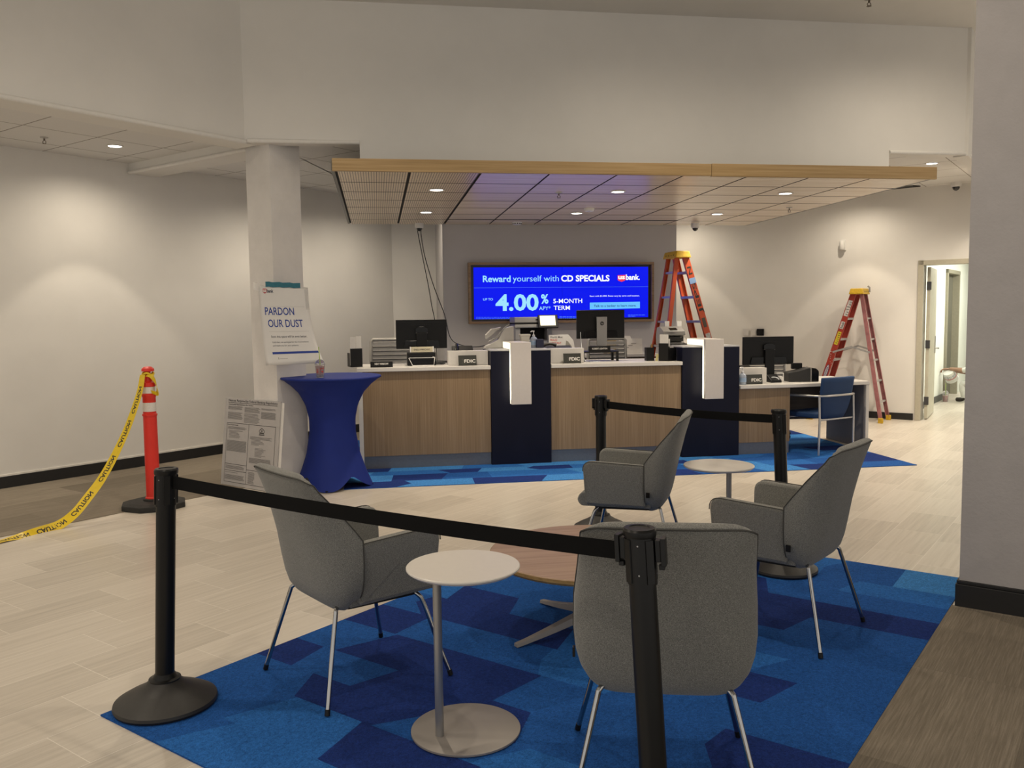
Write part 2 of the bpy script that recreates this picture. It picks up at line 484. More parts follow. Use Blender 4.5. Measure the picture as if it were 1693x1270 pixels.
# ---------------------------------------------------------------- baseboards
def base_uv(name, u0, u1, v0, v1, h, z0=0.0, m=BLACKBASE):
    return struct(uvbox(name, u0, u1, v0, v1, z0, z0 + h, m, bevel=0.003))
base_uv('baseboard_left', -3.5, 9.2, 8.872, 8.89, 0.118)
struct(uvbox('trim_5', -3.5, 9.2, 8.880, 8.892, 0.118, 0.135, RAWTRIM))
base_uv('baseboard_right', 13.69, 13.704, 2.66, 9.0, 0.10)
b = MB()
b.box(5.131, 5.148, -3.4, 0.762, 0, 0.128); b.box(5.148, 5.80, 0.745, 0.762, 0, 0.128)
b.box(5.136, 5.148, -3.4, 0.757, 0.128, 0.148); b.box(5.148, 5.80, 0.745, 0.757, 0.128, 0.148)
struct(b.build('baseboard_pillar', BLACKBASE, rot=(0, 0, PI / 4), bevel=0.004))

# ---------------------------------------------------------------- the open door and the corridor behind it
CORRW = m_paint('corridor_white', (0.78, 0.80, 0.74))
CORRC = mat('corridor_ceiling', (0.75, 0.75, 0.70), 0.8, var=0.03)
struct(uvbox('wall_corridor_left', 13.86, 17.2, 2.85, 2.97, 0, 2.8, CORRW, extra=[(18.5, 24.1, 2.85, 2.97, 0, 2.8), (17.2, 18.5, 2.85, 2.97, 2.36, 2.8)]))
struct(uvbox('wall_corridor_right', 13.86, 24.1, 0.8, 0.92, 0, 2.8, CORRW))
struct(uvbox('wall_corridor_end', 24.0, 24.1, 0.92, 2.85, 0, 2.8, CORRW))
struct(uvbox('ceiling_corridor', 13.86, 24.1, 0.8, 2.97, 2.8, 2.86, CORRC))
struct(uvbox('baseboard_corridor', 13.9, 17.1, 2.838, 2.85, 0, 0.11, mat('grey_baseboard', (0.09, 0.09, 0.085), 0.5)))
d1 = bpy.data.objects.new('door_1', None); COL.objects.link(d1); d1['kind'] = 'structure'
b = MB()
for v in (2.559, 1.51): b.box(13.672, 13.88, v, v + 0.075, 0, 2.345)
b.box(13.672, 13.88, 1.51, 2.634, 2.275, 2.345)
b.build('door_frame', DOORPAINT, d1, rot=(0, 0, PI / 4), bevel=0.004)
LEAF = Matrix.Translation(UV(13.875, 2.545, 0)) @ Matrix.Rotation(PI / 4 + math.radians(5), 4, 'Z')
b = MB(); b.box(0.0, 0.98, -0.045, 0.0, 0.012, 2.255, M=LEAF)
leaf = b.build('door_leaf', mat('door_leaf_cream', (0.55, 0.52, 0.42), 0.4, var=0.07, vscale=9), d1, bevel=0.003)
for hz in (0.28, 1.12, 1.98):
    b = MB(); b.box(-0.018, 0.006, -0.048, 0.004, hz - 0.06, hz + 0.06, M=LEAF); b.tube([LEAF @ Vector((-0.008, -0.05, hz - 0.06)), LEAF @ Vector((-0.008, -0.05, hz + 0.06))], 0.009, 8)
    b.build('hinge', HINGE, leaf)
b = MB()
b.box(0.88, 0.925, -0.055, -0.045, 0.95, 1.22, M=LEAF)
b.tube([LEAF @ Vector((0.90, -0.05, 1.03)), LEAF @ Vector((0.90, -0.10, 1.03)), LEAF @ Vector((0.78, -0.105, 1.03))], 0.010, 8)
b.build('handle', BRUSHED, leaf)
d2 = bpy.data.objects.new('door_2', None); COL.objects.link(d2); d2['kind'] = 'structure'
OLIVE = mat('door_frame_olive', (0.30, 0.28, 0.21), 0.45, var=0.05)
b = MB()
b.box(17.2, 17.27, 2.81, 2.97, 0, 2.36); b.box(18.43, 18.5, 2.81, 2.97, 0, 2.36); b.box(17.2, 18.5, 2.81, 2.97, 2.29, 2.36)
b.build('door_frame', OLIVE, d2, rot=(0, 0, PI / 4), bevel=0.004)
b = MB(); b.box(17.27, 18.43, 2.93, 2.965, 0.01, 2.29)
b.build('door_leaf', mat('door_leaf_dark', (0.12, 0.115, 0.09), 0.45, var=0.06), d2, rot=(0, 0, PI / 4))
BTAPE = mat('blue_tape', (0.03, 0.13, 0.50), 0.5)
for z in (0.52, 1.25, 1.92):
    b = MB(); b.box(17.262, 17.274, 2.84, 2.93, z, z + 0.13); b.build('tape_patch', BTAPE, d2, rot=(0, 0, PI / 4))['label'] = 'blue painter tape patch'
cl = bpy.data.lights.new('corridor_light', 'AREA'); cl.energy = 95; cl.shape = 'RECTANGLE'; cl.size = 4.0; cl.size_y = 0.5; cl.color = (1.0, 0.97, 0.86)
clo = bpy.data.objects.new('corridor_light', cl); COL.objects.link(clo); clo.location = UV(17.0, 1.7, 2.76); clo.rotation_euler = (0, 0, PI / 4)

# ---------------------------------------------------------------- wooden canopy over the counter
def wood_mat(name, lo, mid, hi, axis='Z', rough=0.45, g=1.0, spec=0.4):
    m, nt, p = base_mat(name)
    oc = coords(nt)
    s = {'Z': (55 * g, 55 * g, 1.1), 'X': (1.1, 55 * g, 55 * g), 'Y': (55 * g, 1.1, 55 * g)}[axis]
    f1 = noise(nt, scaled(nt, oc, *s), 1.0, 5.0, 0.65)
    s2 = {'Z': (9, 9, 0.4), 'X': (0.4, 9, 9), 'Y': (9, 0.4, 9)}[axis]
    f2 = noise(nt, scaled(nt, oc, *s2), 1.0, 2.0, 0.5)
    f = mth(nt, 'ADD', mth(nt, 'MULTIPLY', f1, 0.72), mth(nt, 'MULTIPLY', f2, 0.28))
    nt.links.new(ramp(nt, f, [(0.36, lo), (0.5, mid), (0.63, hi)]), p.inputs['Base Color'])
    p.inputs['Roughness'].default_value = rough
    p.inputs['Specular IOR Level'].default_value = spec
    bump(nt, p, f1, 0.06, 0.001)
    return m
FASCIA = wood_mat('fascia_maple', rgb(146, 120, 80), rgb(162, 135, 94), rgb(174, 148, 107), 'X')
VENEER = wood_mat('ceiling_veneer', rgb(206, 188, 164), rgb(216, 199, 176), rgb(224, 208, 187), 'X', rough=0.26, spec=0.55)
def slot_mat():
    m, nt, p = base_mat('slotted_veneer')
    oc = coords(nt)
    sep = nd(nt, 'ShaderNodeSeparateXYZ'); nt.links.new(oc, sep.inputs[0])
    fr = mth(nt, 'FRACT', mth(nt, 'DIVIDE', sep.outputs[0], 0.022))
    g = mth(nt, 'LESS_THAN', fr, 0.28)
    f1 = noise(nt, scaled(nt, oc, 1.1, 40, 40), 1.0, 4.0, 0.6)
    wood = ramp(nt, f1, [(0.36, rgb(204, 184, 156)), (0.64, rgb(222, 204, 176))])
    nt.links.new(mixc(nt, g, wood, rgb(96, 78, 58)), p.inputs['Base Color'])
    p.inputs['Roughness'].default_value = 0.3
    bump(nt, p, mth(nt, 'SUBTRACT', 1.0, g), 0.4, 0.003)
    return m
SLOT = slot_mat()
EDGESHADE = mat('panel_edge_shade', (0.035, 0.028, 0.022), 0.7)  # panel sides coloured dark to draw the shadow lines between panels
DARKGAP = mat('dark_gap', (0.012, 0.011, 0.010), 0.8)
GREYMETAL = mat('grey_metal_edge', (0.13, 0.13, 0.12), 0.45, metal=0.3)
WHITEPL = mat('white_plastic', (0.72, 0.71, 0.69), 0.4)
LENS = mat('lamp_lens', (0.9, 0.9, 0.88), 0.4, emit=(1.0, 0.93, 0.80, 1), es=9.0)

canopy = thing('canopy', 'wood-edged suspended canopy with panelled underside above the teller counter', 'canopy', (0, 0, 0))
CX0, CW, CY0, CD, CZ = -0.305, 0.6, 7.345, 0.592, 2.83
b = MB()
b.box(-0.335, 2.93, 7.29, 7.325, 2.822, 2.925); b.box(2.934, 5.10, 7.29, 7.325, 2.818, 2.928)
b.build('fascia', FASCIA, canopy, bevel=0.002)
b = MB(); b.box(-0.33, 5.10, 7.326, 11.44, 2.843, 2.915); b.build('deck', DARKGAP, canopy)
for xa, xb in ((-0.345, -0.318), (5.10, 5.125)):
    b = MB(); b.box(xa, xb, 7.326, 11.44, 2.832, 2.915); b.build('edge_trim', GREYMETAL, canopy)
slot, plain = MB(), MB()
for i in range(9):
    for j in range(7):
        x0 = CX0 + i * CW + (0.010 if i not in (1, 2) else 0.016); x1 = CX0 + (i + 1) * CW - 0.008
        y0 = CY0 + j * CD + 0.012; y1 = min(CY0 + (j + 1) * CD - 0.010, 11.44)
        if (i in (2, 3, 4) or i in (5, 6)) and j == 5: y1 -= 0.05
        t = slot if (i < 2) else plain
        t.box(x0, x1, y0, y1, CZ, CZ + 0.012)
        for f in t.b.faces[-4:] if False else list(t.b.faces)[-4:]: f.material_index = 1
slot.build('slotted_panel', [SLOT, EDGESHADE], canopy)['label'] = 'finely slotted ceiling panels'
plain.build('plain_panel', [VENEER, EDGESHADE], canopy)

def downlight(loc, label, power, half, blend, r=0.075, group=None, second=None):
    t = thing('downlight', label, 'ceiling light', loc, 0, group)
    bb = MB(); bb.lathe([(r * 0.80, -0.002), (r * 0.88, -0.006), (r, -0.006), (r * 1.02, 0.0), (r * 0.80, 0.002)], 28); bb.build('trim_ring', WHITEPL, t, smooth=40)
    bb = MB(); bb.lathe([(0, -0.003), (r * 0.80, -0.003), (r * 0.80, 0.0), (0, 0.0)], 28); bb.build('lens', LENS, t)
    spot('downlight_beam', (0, 0, -0.02), power, math.radians(half), blend, parent=t, radius=0.04)
    if second: spot('downlight_spill', (0, 0, -0.02), second[0], math.radians(second[1]), 0.8, parent=t, radius=0.04)
    return t
cols = ['left', 'middle', 'right']
DLP = 82
for i, x in enumerate((0.59, 2.38, 4.14)):
    for j, y in enumerate((8.33, 10.11)):
        downlight((x, y, CZ - 0.003), 'round canopy downlight, %s one of the three in the %s row' % (cols[i], ('front', 'back')[j]), DLP, 52, 0.75, group='canopy downlights')
downlight(tuple(UV(4.60, 8.10, 3.309)), 'round downlight in the grid ceiling above the orange delineator post', 38, 37.5, 0.2, group='grid ceiling downlights', second=(45, 80))
downlight((6.70, 9.68, 3.399), 'round downlight in the ceiling at the upper right beyond the canopy end', 130, 55, 0.6, group='grid ceiling downlights', second=(45, 78))
# wall-wash lamps of the same rows that the bulkheads and canopy hide
for u, v, z in ((1.9, 8.10, 3.30), (-0.8, 8.10, 3.30)):
    spot('wall_wash_light', UV(u, v, z - 0.02), 38, math.radians(37.5), 0.2, radius=0.04); spot('wall_spill_light', UV(u, v, z - 0.02), 45, math.radians(80), 0.8, radius=0.04)
for u, v in ((12.95, 3.415), (12.95, 6.3)):
    spot('wall_wash_light', UV(u, v, 3.38), 40, math.radians(37), 0.22, radius=0.04); spot('wall_spill_light', UV(u, v, 3.38), 45, math.radians(80), 0.8, radius=0.04)
spot('doorway_fill', (7.5, 10.0, 3.38), 150, math.radians(70), 0.9)  # added unseen spot that brightens the floor and ceiling near the doorway
spot('doorway_fill', (8.4, 8.9, 4.46), 110, math.radians(80), 1.0)  # second added spot, out of view, for more light by the door
spot('rear_light', (-0.7, 10.3, 3.28), 70, math.radians(80), 0.9)
spot('rear_light', (0.2, 11.4, 3.28), 40, math.radians(80), 0.9)

# fittings on the ceilings
def sprinkler(loc, label, s=1.0):
    t = thing('sprinkler', label, 'sprinkler', loc, 0, 'ceiling sprinklers')
    bb = MB(); bb.lathe([(0, 0), (0.035 * s, 0), (0.035 * s, -0.006 * s), (0.012 * s, -0.012 * s), (0, -0.012 * s)], 18); bb.build('escutcheon', mat('sprinkler_plate', (0.5, 0.48, 0.45), 0.4), t, smooth=40)
    bb = MB(); bb.tube([(0, 0, -0.01 * s), (0, 0, -0.03 * s)], 0.008 * s, 8)
    for a in (-1, 1): bb.tube([(a * 0.006 * s, 0, -0.03 * s), (a * 0.016 * s, 0, -0.042 * s), (a * 0.006 * s, 0, -0.055 * s)], 0.0032 * s, 6)
    bb.lathe([(0, -0.055 * s), (0.018 * s, -0.055 * s), (0.018 * s, -0.058 * s), (0, -0.058 * s)], 14)
    bb.build('head', mat('sprinkler_head', (0.16, 0.13, 0.10), 0.4, metal=0.6), t, smooth=40)
    return t
sprinkler((1.806, 8.435, CZ), 'sprinkler head in the blue-lit front part of the canopy')
sprinkler((4.752, 9.458, CZ), 'sprinkler head at the right end of the canopy underside')
sprinkler((-2.989, 8.626, 3.31), 'sprinkler head in the grid ceiling left of the round downlight')
sprinkler((4.55, 7.55, 4.49), 'sprinkler head high on the ceiling at the top right', 1.2)
def detector(loc, label, r=0.06):
    t = thing('smoke_detector', label, 'smoke detector', loc, 0)
    bb = MB(); bb.lathe([(0, 0), (r, 0), (r, -0.014), (r * 0.86, -0.03), (r * 0.4, -0.036), (0, -0.036)], 24); bb.build('housing', WHITEPL, t, smooth=45)
    bb = MB(); bb.lathe([(0, -0.0355), (r * 0.28, -0.036), (r * 0.2, -0.042), (0, -0.042)], 16); bb.build('sensor_cap', mat('detector_cap', (0.55, 0.54, 0.52), 0.5), t, smooth=45)
    return t
detector((2.429, 9.696, CZ), 'white dome smoke detector in the middle of the canopy underside')
t = detector((1.828, 11.15, CZ), 'smoke detector at the canopy back edge above the blue screen', 0.065)
bb = MB()
for k in range(5):
    a = PI + 0.5 + k * 0.5; bb.box(-0.008, 0.008, -0.004, 0.004, -0.026, -0.014, M=Matrix.Translation((0.062 * math.cos(a), 0.062 * math.sin(a), 0)) @ Matrix.Rotation(a + PI / 2, 4, 'Z'))
bb.build('vent_slots', DARKGAP, t)
DOME = mat('dome_smoked', (0.01, 0.01, 0.012), 0.08, coat=0.5)
def dome_camera(loc, label, r=0.055, rot=None):
    t = thing('dome_camera', label, 'security camera', loc, 0, 'dome security cameras', rot)
    bb = MB(); bb.lathe([(0, 0), (r, 0), (r, -0.045), (r * 0.93, -0.055), (r * 0.72, -0.062), (0, -0.062)], 28); bb.build('housing', WHITEPL, t, smooth=45)
    bb = MB(); bb.lathe([(r * 0.70, -0.060)] + [(r * 0.70 * math.cos(a), -0.062 - r * 0.75 * math.sin(a)) for a in [k * PI / 14 for k in range(0, 7)]] + [(0, -0.062 - r * 0.75)], 24); bb.build('dome', DOME, t, smooth=60)
    return t
dome_camera((0.571, 11.33, CZ), 'white dome security camera with cables hanging from it, behind the counter left side')
dome_camera((4.276, 11.2, CZ), 'white dome security camera under the canopy back edge above the orange ladder')
dome_camera((8.05, 11.08, 3.40), 'white dome security camera high up beside the pillar above the doorway', 0.07)
t = thing('wall_sensor', 'small white cylinder sensor on the right wall above the red ladder', 'sensor', (7.07 - 0.01, 12.31 - 0.01, 2.63))
bb = MB(); bb.box(-0.045, 0.045, -0.012, 0.012, -0.08, 0.08, M=Matrix.Rotation(-PI / 4, 4, 'Z')); bb.build('back_plate', WHITEPL, t, bevel=0.006)
bb = MB(); bb.lathe([(0, -0.07), (0.035, -0.07), (0.040, -0.06), (0.040, 0.05), (0.034, 0.058), (0, 0.058)], 20, c=(-0.035, -0.035, 0)); bb.build('cylinder', mat('sensor_white', (0.66, 0.65, 0.62), 0.5), t, smooth=45)
t = thing('access_panel', 'open dark ceiling slot beside the canopy right end', 'ceiling opening', (0, 0, 0))
bb = MB(); bb.prism([(7.02, 12.05), (7.15, 12.10), (7.72, 11.40), (7.58, 11.36)], 'z', 3.385, 3.399); bb.build('slot', DARKGAP, t)
bb = MB(); bb.tube([(7.02, 12.05, 3.392), (7.58, 11.36, 3.392)], 0.008, 6); bb.tube([(7.15, 12.10, 3.392), (7.72, 11.40, 3.392)], 0.008, 6); bb.build('edge', GREYMETAL, t)

# hanging cables from the left dome camera
CABLE = mat('black_cable', (0.012, 0.012, 0.013), 0.5)
bb = MB(); bb.tube(spline([(0.545, 11.34, 2.77), (0.555, 11.33, 2.68), (0.605, 11.30, 2.39), (0.668, 11.3, 2.04), (0.710, 11.3, 1.765), (0.74, 11.2, 1.55), (0.74, 11.0, 1.20), (0.74, 10.9, 0.75)]), 0.0055, 6)
tag(bb.build('camera_cable', CABLE, smooth=60), 'thin black cable from the dome camera that drops behind the left monitor', 'cable')
bb = MB(); bb.tube(spline([(0.598, 11.34, 2.77), (0.592, 11.33, 2.68), (0.636, 11.30, 2.39), (0.746, 11.3, 2.0), (0.87, 11.25, 1.645), (0.94, 11.2, 1.34), (1.06, 10.9, 1.25), (1.20, 10.3, 1.25), (1.34, 9.9, 1.31)]), 0.0055, 6)
tag(bb.build('camera_cable', CABLE, smooth=60), 'thin black cable from the dome camera that curves across to the beige scanner', 'cable')

# ---------------------------------------------------------------- the video wall
def disp(zx, zy):
    """Point on the screen from its place in a close look at it."""
    u = (zx - 65.0) / 1565.0
    top = 80 - 12 * u; bot = 595 - 25 * u
    return (1.203 + u * 2.546, 2.325 - (zy - top) / (bot - top) * 0.81)
def emis(name, c, s):
    m = bpy.data.materials.new(name); m.use_nodes = True
    nt = m.node_tree; p = nt.nodes['Principled BSDF']
    p.inputs['Base Color'].default_value = (0.01, 0.01, 0.012, 1); p.inputs['Roughness'].default_value = 0.4; p.inputs['Specular IOR Level'].default_value = 0.1
    p.inputs['Emission Color'].default_value = (*c, 1); p.inputs['Emission Strength'].default_value = s
    return m
E_BLUE = emis('screen_blue', (0.001, 0.008, 0.86), 0.86)
E_LBLUE = emis('screen_light_blue', (0.30, 0.66, 0.85), 1.0)
E_WHITE = emis('screen_white', (0.92, 0.96, 0.85), 1.0)
E_BUTTON = emis('screen_button', (0.12, 0.46, 0.85), 1.0)
E_NAVY = emis('screen_navy', (0.005, 0.02, 0.25), 0.6)
E_PINK = emis('screen_shield', (0.85, 0.04, 0.10), 0.85)
E_SEAM = emis('screen_seam', (0.002, 0.008, 0.40), 0.8)
E_SMALL = emis('screen_small_print', (0.10, 0.25, 0.95), 0.85)
YS = 11.45
vw = thing('video_wall', 'long blue display showing a CD specials advertisement, framed in wood on the grey wall', 'screen', (0, 0, 0))
X0, X1, Z0, Z1 = 1.203, 3.749, 1.515, 2.325
b = MB(); f = 0.034
for q in ((X0, X1, Z0, Z0 + f), (X0, X1, Z1 - f, Z1), (X0, X0 + f, Z0 + f, Z1 - f), (X1 - f, X1, Z0 + f, Z1 - f)):
    b.box(q[0], q[1], YS - 0.10, YS - 0.001, q[2], q[3])
b.build('frame', wood_mat('frame_oak', rgb(124, 100, 76), rgb(146, 120, 93), rgb(160, 134, 106), 'X'), vw, bevel=0.003)
b = MB(); b.box(X0 + f, X1 - f, YS - 0.05, YS - 0.002, Z0 + f, Z1 - f); b.build('bezel', mat('screen_bezel', (0.006, 0.006, 0.008), 0.3), vw)
dx0, dz1 = disp(110, 122); dx1, dz0 = disp(1585, 548)
b = MB()
dz0 = 1.575; dz1 = 2.262
xm = (dx0 + dx1) / 2; zm = disp(800, 283)[1]
for q in ((dx0, xm - 0.002, dz0, zm - 0.002), (xm + 0.002, dx1, dz0, zm - 0.002), (dx0, xm - 0.002, zm + 0.002, dz1), (xm + 0.002, dx1, zm + 0.002, dz1)):
    b.box(q[0], q[1], YS - 0.062, YS - 0.049, q[2], q[3])
b.build('display', E_BLUE, vw)
FS = facing((0, YS - 0.0635, 0), 0)
def st(bb, s, zx0, zx1, base, cap, m, bold=0.0):
    xm_ = (zx0 + zx1) / 2
    xa = disp(zx0, base)[0]; xb = disp(zx1, base)[0]
    z = disp(xm_, base)[1]; c = disp(xm_, base - cap)[1] - z
    bb.text(s, xa, xb, z, c, FS, m, bold)
b = MB()
st(b, 'Reward', 185, 415, 240, 55, 0, 0.022)
st(b, 'yourself with', 433, 818, 234, 52, 0, 0.0)
st(b, '4.00', 287, 646, 476, 136, 0, 0.03)
st(b, '%', 667, 729, 418, 78, 0, 0.03)
st(b, 'APY*', 650, 746, 476, 33, 0)
st(b, 'UP TO', 185, 266, 396, 20, 0, 0.01)
b.build('headline', E_LBLUE, vw)
b = MB()
st(b, 'CD SPECIALS', 838, 1250, 231, 52, 0, 0.03)
st(b, '5-MONTH', 770, 1015, 416, 38, 0, 0.006)
st(b, 'TERM', 773, 910, 474, 38, 0, 0.006)
st(b, 'Start with $1,000. Rates vary by term and location.', 1080, 1510, 360, 13, 0)
st(b, 'bank.', 1391, 1512, 217, 46, 0, 0.03)
b.build('white_lettering', E_WHITE, vw)
b = MB()
def spoly(bb, pts, m=0, dy=0.0): bb.face([(disp(x, y)[0], YS - 0.0632 - dy, disp(x, y)[1]) for x, y in pts], m)
spoly(b, [(1320, 180), (1388, 176), (1388, 216), (1384, 224), (1355, 236), (1326, 226), (1320, 218)])
b.build('shield', E_PINK, vw)
b = MB(); xa, z = disp(1325, 212); xb = disp(1383, 212)[0]
b.text('us', xa, xb, z, 0.062, facing((0, YS - 0.0645, 0), 0), 0, 0.03); b.build('shield_lettering', E_WHITE, vw)
b = MB(); spoly(b, [(1080, 412), (1513, 402), (1513, 458), (1080, 468)]); b.build('button', E_BUTTON, vw)
b = MB(); xa, z = disp(1115, 446); xb = disp(1480, 446)[0]; b.text('Talk to a banker to learn more.', xa, xb, disp(1300, 446)[1], 0.032, facing((0, YS - 0.0645, 0), 0), 0, 0.01); b.build('button_lettering', E_NAVY, vw)
b = MB()
rnd = random.Random(3)
for (xs, xe, yb) in ((125, 470, 540), (125, 470, 552), (820, 990, 533), (820, 985, 545), (1410, 1560, 517), (1410, 1475, 528)):
    x = xs
    while x < xe:
        w = rnd.uniform(8, 30); w = min(w, xe - x)
        xa, z = disp(x, yb); xb = disp(x + w, yb)[0]
        b.box(xa, xb, YS - 0.0635, YS - 0.0625, z, z + 0.006); x += w + 5
b.build('small_print', E_SMALL, vw)
b = MB(); xa, z = disp(110, 290); b.box(dx0, dx1, YS - 0.0632, YS - 0.0622, z - 0.003, z); b.build('divider_line', E_SMALL, vw)

# ---------------------------------------------------------------- teller counter
OAK = wood_mat('counter_oak', rgb(126, 104, 78), rgb(139, 116, 89), rgb(151, 128, 101), 'Z', 0.5, 1.6)
TOEK = mat('toe_kick_metal', (0.20, 0.205, 0.215), 0.35, metal=0.6, var=0.06, vscale=40)
SOLIDTOP = mat('white_solid_surface', (0.66, 0.635, 0.60), 0.28, var=0.02, vscale=60)
NAVY = mat('navy_laminate', rgb(9, 12, 34), 0.5, var=0.04, spec=0.25)
GREYWHITE = mat('pale_grey_laminate', (0.44, 0.42, 0.44), 0.4, var=0.03)
BRACKET = mat('white_bracket', (0.60, 0.56, 0.53), 0.4, var=0.02)
LEDGLOW = mat('led_edge', (0.9, 0.87, 0.75), 0.4, emit=(1.0, 0.92, 0.70, 1), es=0.95)
DARKWOOD = wood_mat('dark_walnut', rgb(34, 24, 20), rgb(46, 33, 27), rgb(58, 43, 35), 'X')

def counter(name, x0, x1, z1, label, end=False):
    t = thing('teller_counter', label, 'counter', (x0, 9.17, 0.0065), 0, 'wood-fronted teller counter units')
    w = x1 - x0
    bb = MB(); bb.box(0, w, 0, 0.025, 0.135, z1); bb.build('front_panel', OAK, t, bevel=0.002)
    bb = MB(); bb.box(0.0, w, 0.02, 0.035, 0, 0.135); bb.build('toe_kick', TOEK, t)
    bb = MB(); bb.box(0, w, 0.035, 0.62, 0.04, 0.06); bb.box(0, 0.02, 0.025, 0.62, 0.06, z1); bb.box(w - 0.02, w, 0.025, 0.62, 0.06, z1); bb.box(0, w, 0.025, 0.62, z1 - 0.02, z1)
    bb.build('carcass', GREYWHITE, t)
    if end:
        bb = MB(); bb.box(-0.045, -0.001, -0.01, 0.75, 0, z1 - 0.001); bb.build('end_panel', SOLIDTOP, t, bevel=0.003)['label'] = 'white end panel'
    return t
counter('a', -0.17, 1.192, 1.0395, 'left oak-fronted teller counter unit behind the blue cocktail table', end=True)
counter('b', 1.858, 3.345, 1.0395, 'oak-fronted teller counter unit between the two navy pillars')
counter('c', 4.028, 4.645, 0.7555, 'low narrow oak-fronted desk unit right of the right navy pillar')
def worktop(x0, x1, y0, y1, z0, z1, label):
    bb = MB(); bb.box(x0, x1, y0, y1, z0, z1)
    return tag(bb.build('countertop', SOLIDTOP, bevel=0.004), label, 'countertop', 'white countertops')
worktop(-0.225, 1.192, 9.125, 9.95, 1.047, 1.087, 'white countertop on the left oak counter under the left monitor')
worktop(1.858, 3.345, 9.125, 9.95, 1.047, 1.087, 'white countertop between the two navy pillars')
t = thing('service_desk', 'low white desk top with waterfall right end and dark modesty panel', 'desk', (0, 0, 0))
bb = MB(); bb.prism([(4.028, 9.12), (4.66, 9.13), (5.685, 9.26), (5.685, 10.15), (4.75, 10.15), (4.50, 9.80), (4.028, 9.80)], 'z', 0.763, 0.803); bb.build('top', SOLIDTOP, t, bevel=0.004)
bb = MB(); bb.box(5.645, 5.685, 9.265, 10.15, 0.007, 0.763); bb.build('end_panel', SOLIDTOP, t, bevel=0.004)
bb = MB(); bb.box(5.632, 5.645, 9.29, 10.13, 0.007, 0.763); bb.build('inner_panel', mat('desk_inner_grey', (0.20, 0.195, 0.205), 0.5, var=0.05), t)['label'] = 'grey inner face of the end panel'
bb = MB(); bb.box(4.67, 5.63, 9.95, 9.97, 0.29, 0.763); bb.build('modesty_panel', DARKWOOD, t)
def pillar(x0, x1, label):
    t = thing('counter_pillar', label, 'counter pillar', (x0, 9.15, 0.0065), 0, 'navy counter pillars')
    w = x1 - x0
    bb = MB(); bb.box(0, w, 0, 0.68, 0.0, 1.2335); bb.build('body', NAVY, t, bevel=0.002)
    bb = MB(); bb.box(0, w, 0, 0.68, 1.2335, 1.249); bb.build('cap', mat('pillar_cap', (0.45, 0.45, 0.47), 0.3), t, bevel=0.002)
    return t
pillar(1.196, 1.854, 'navy counter pillar between the left and middle oak fronts')
pillar(3.349, 4.022, 'navy counter pillar left of the low desk')
def light_bracket(x0, x1, label):
    t = thing('light_bracket', label, 'light bracket', (x0, 8.97, 0), 0, 'white light brackets')
    w = x1 - x0
    bb = MB(); bb.box(0.004, w, 0.0, 0.075, 0.675, 1.335); bb.build('front_panel', BRACKET, t, bevel=0.003)
    bb = MB(); bb.box(0.004, w, 0.076, 0.56, 1.258, 1.335); bb.build('top_panel', BRACKET, t, bevel=0.003)
    bb = MB(); bb.box(0.0, 0.0038, 0.055, 0.56, 1.262, 1.330); bb.box(0.0, 0.0038, 0.045, 0.075, 0.680, 1.262); bb.build('lit_edge', LEDGLOW, t)['label'] = 'glowing left edge'
    bb = MB(); bb.box(0.03, w - 0.03, 0.0755, 0.085, 0.70, 1.24); bb.build('led_strip', LEDGLOW, t)
    d = bpy.data.lights.new('led_light', 'AREA'); d.shape = 'RECTANGLE'; d.size = 0.5; d.size_y = 0.03; d.energy = 0.5; d.color = (1.0, 0.9, 0.66)
    o = bpy.data.objects.new('led_light', d); COL.objects.link(o); o.parent = t
    o.location = (-0.004, 0.10, 0.97); o.rotation_euler = (0, PI / 2, math.radians(-250))
    return t
light_bracket(1.386, 1.606, 'white backlit bracket on the left navy pillar')
light_bracket(3.545, 3.762, 'white backlit bracket on the right navy pillar')
t = thing('back_counter', 'back counter with white top against the wall under the blue display', 'counter', (0, 0, 0))
bb = MB(); bb.box(1.02, 3.62, 10.88, 11.44, 0.007, 1.06); bb.build('body', OAK, t)
bb = MB(); bb.box(1.0, 3.64, 10.85, 11.445, 1.06, 1.10); bb.build('top', SOLIDTOP, t, bevel=0.004)

# ---------------------------------------------------------------- things on the counters
BLACKPL = mat('black_plastic', (0.006, 0.006, 0.0065), 0.45, var=0.1, spec=0.3)
BLACKGL = mat('black_gloss', (0.005, 0.005, 0.0055), 0.18, spec=0.3)
GREYPL = mat('grey_plastic', (0.22, 0.21, 0.20), 0.45, var=0.04)
BEIGEPL = mat('beige_plastic', (0.46, 0.44, 0.41), 0.45, var=0.03)
SILVER = mat('silver_paint', (0.38, 0.37, 0.36), 0.35, metal=0.7)
PAPER = mat('white_paper', (0.72, 0.70, 0.67), 0.7, var=0.03)
INK = mat('black_ink', (0.015, 0.015, 0.016), 0.6)
LETTER = mat('white_lettering', (0.80, 0.78, 0.74), 0.5)
SCREENDIM = mat('monitor_screen', (0.01, 0.01, 0.012), 0.2, emit=(0.25, 0.30, 0.38, 1), es=0.6)

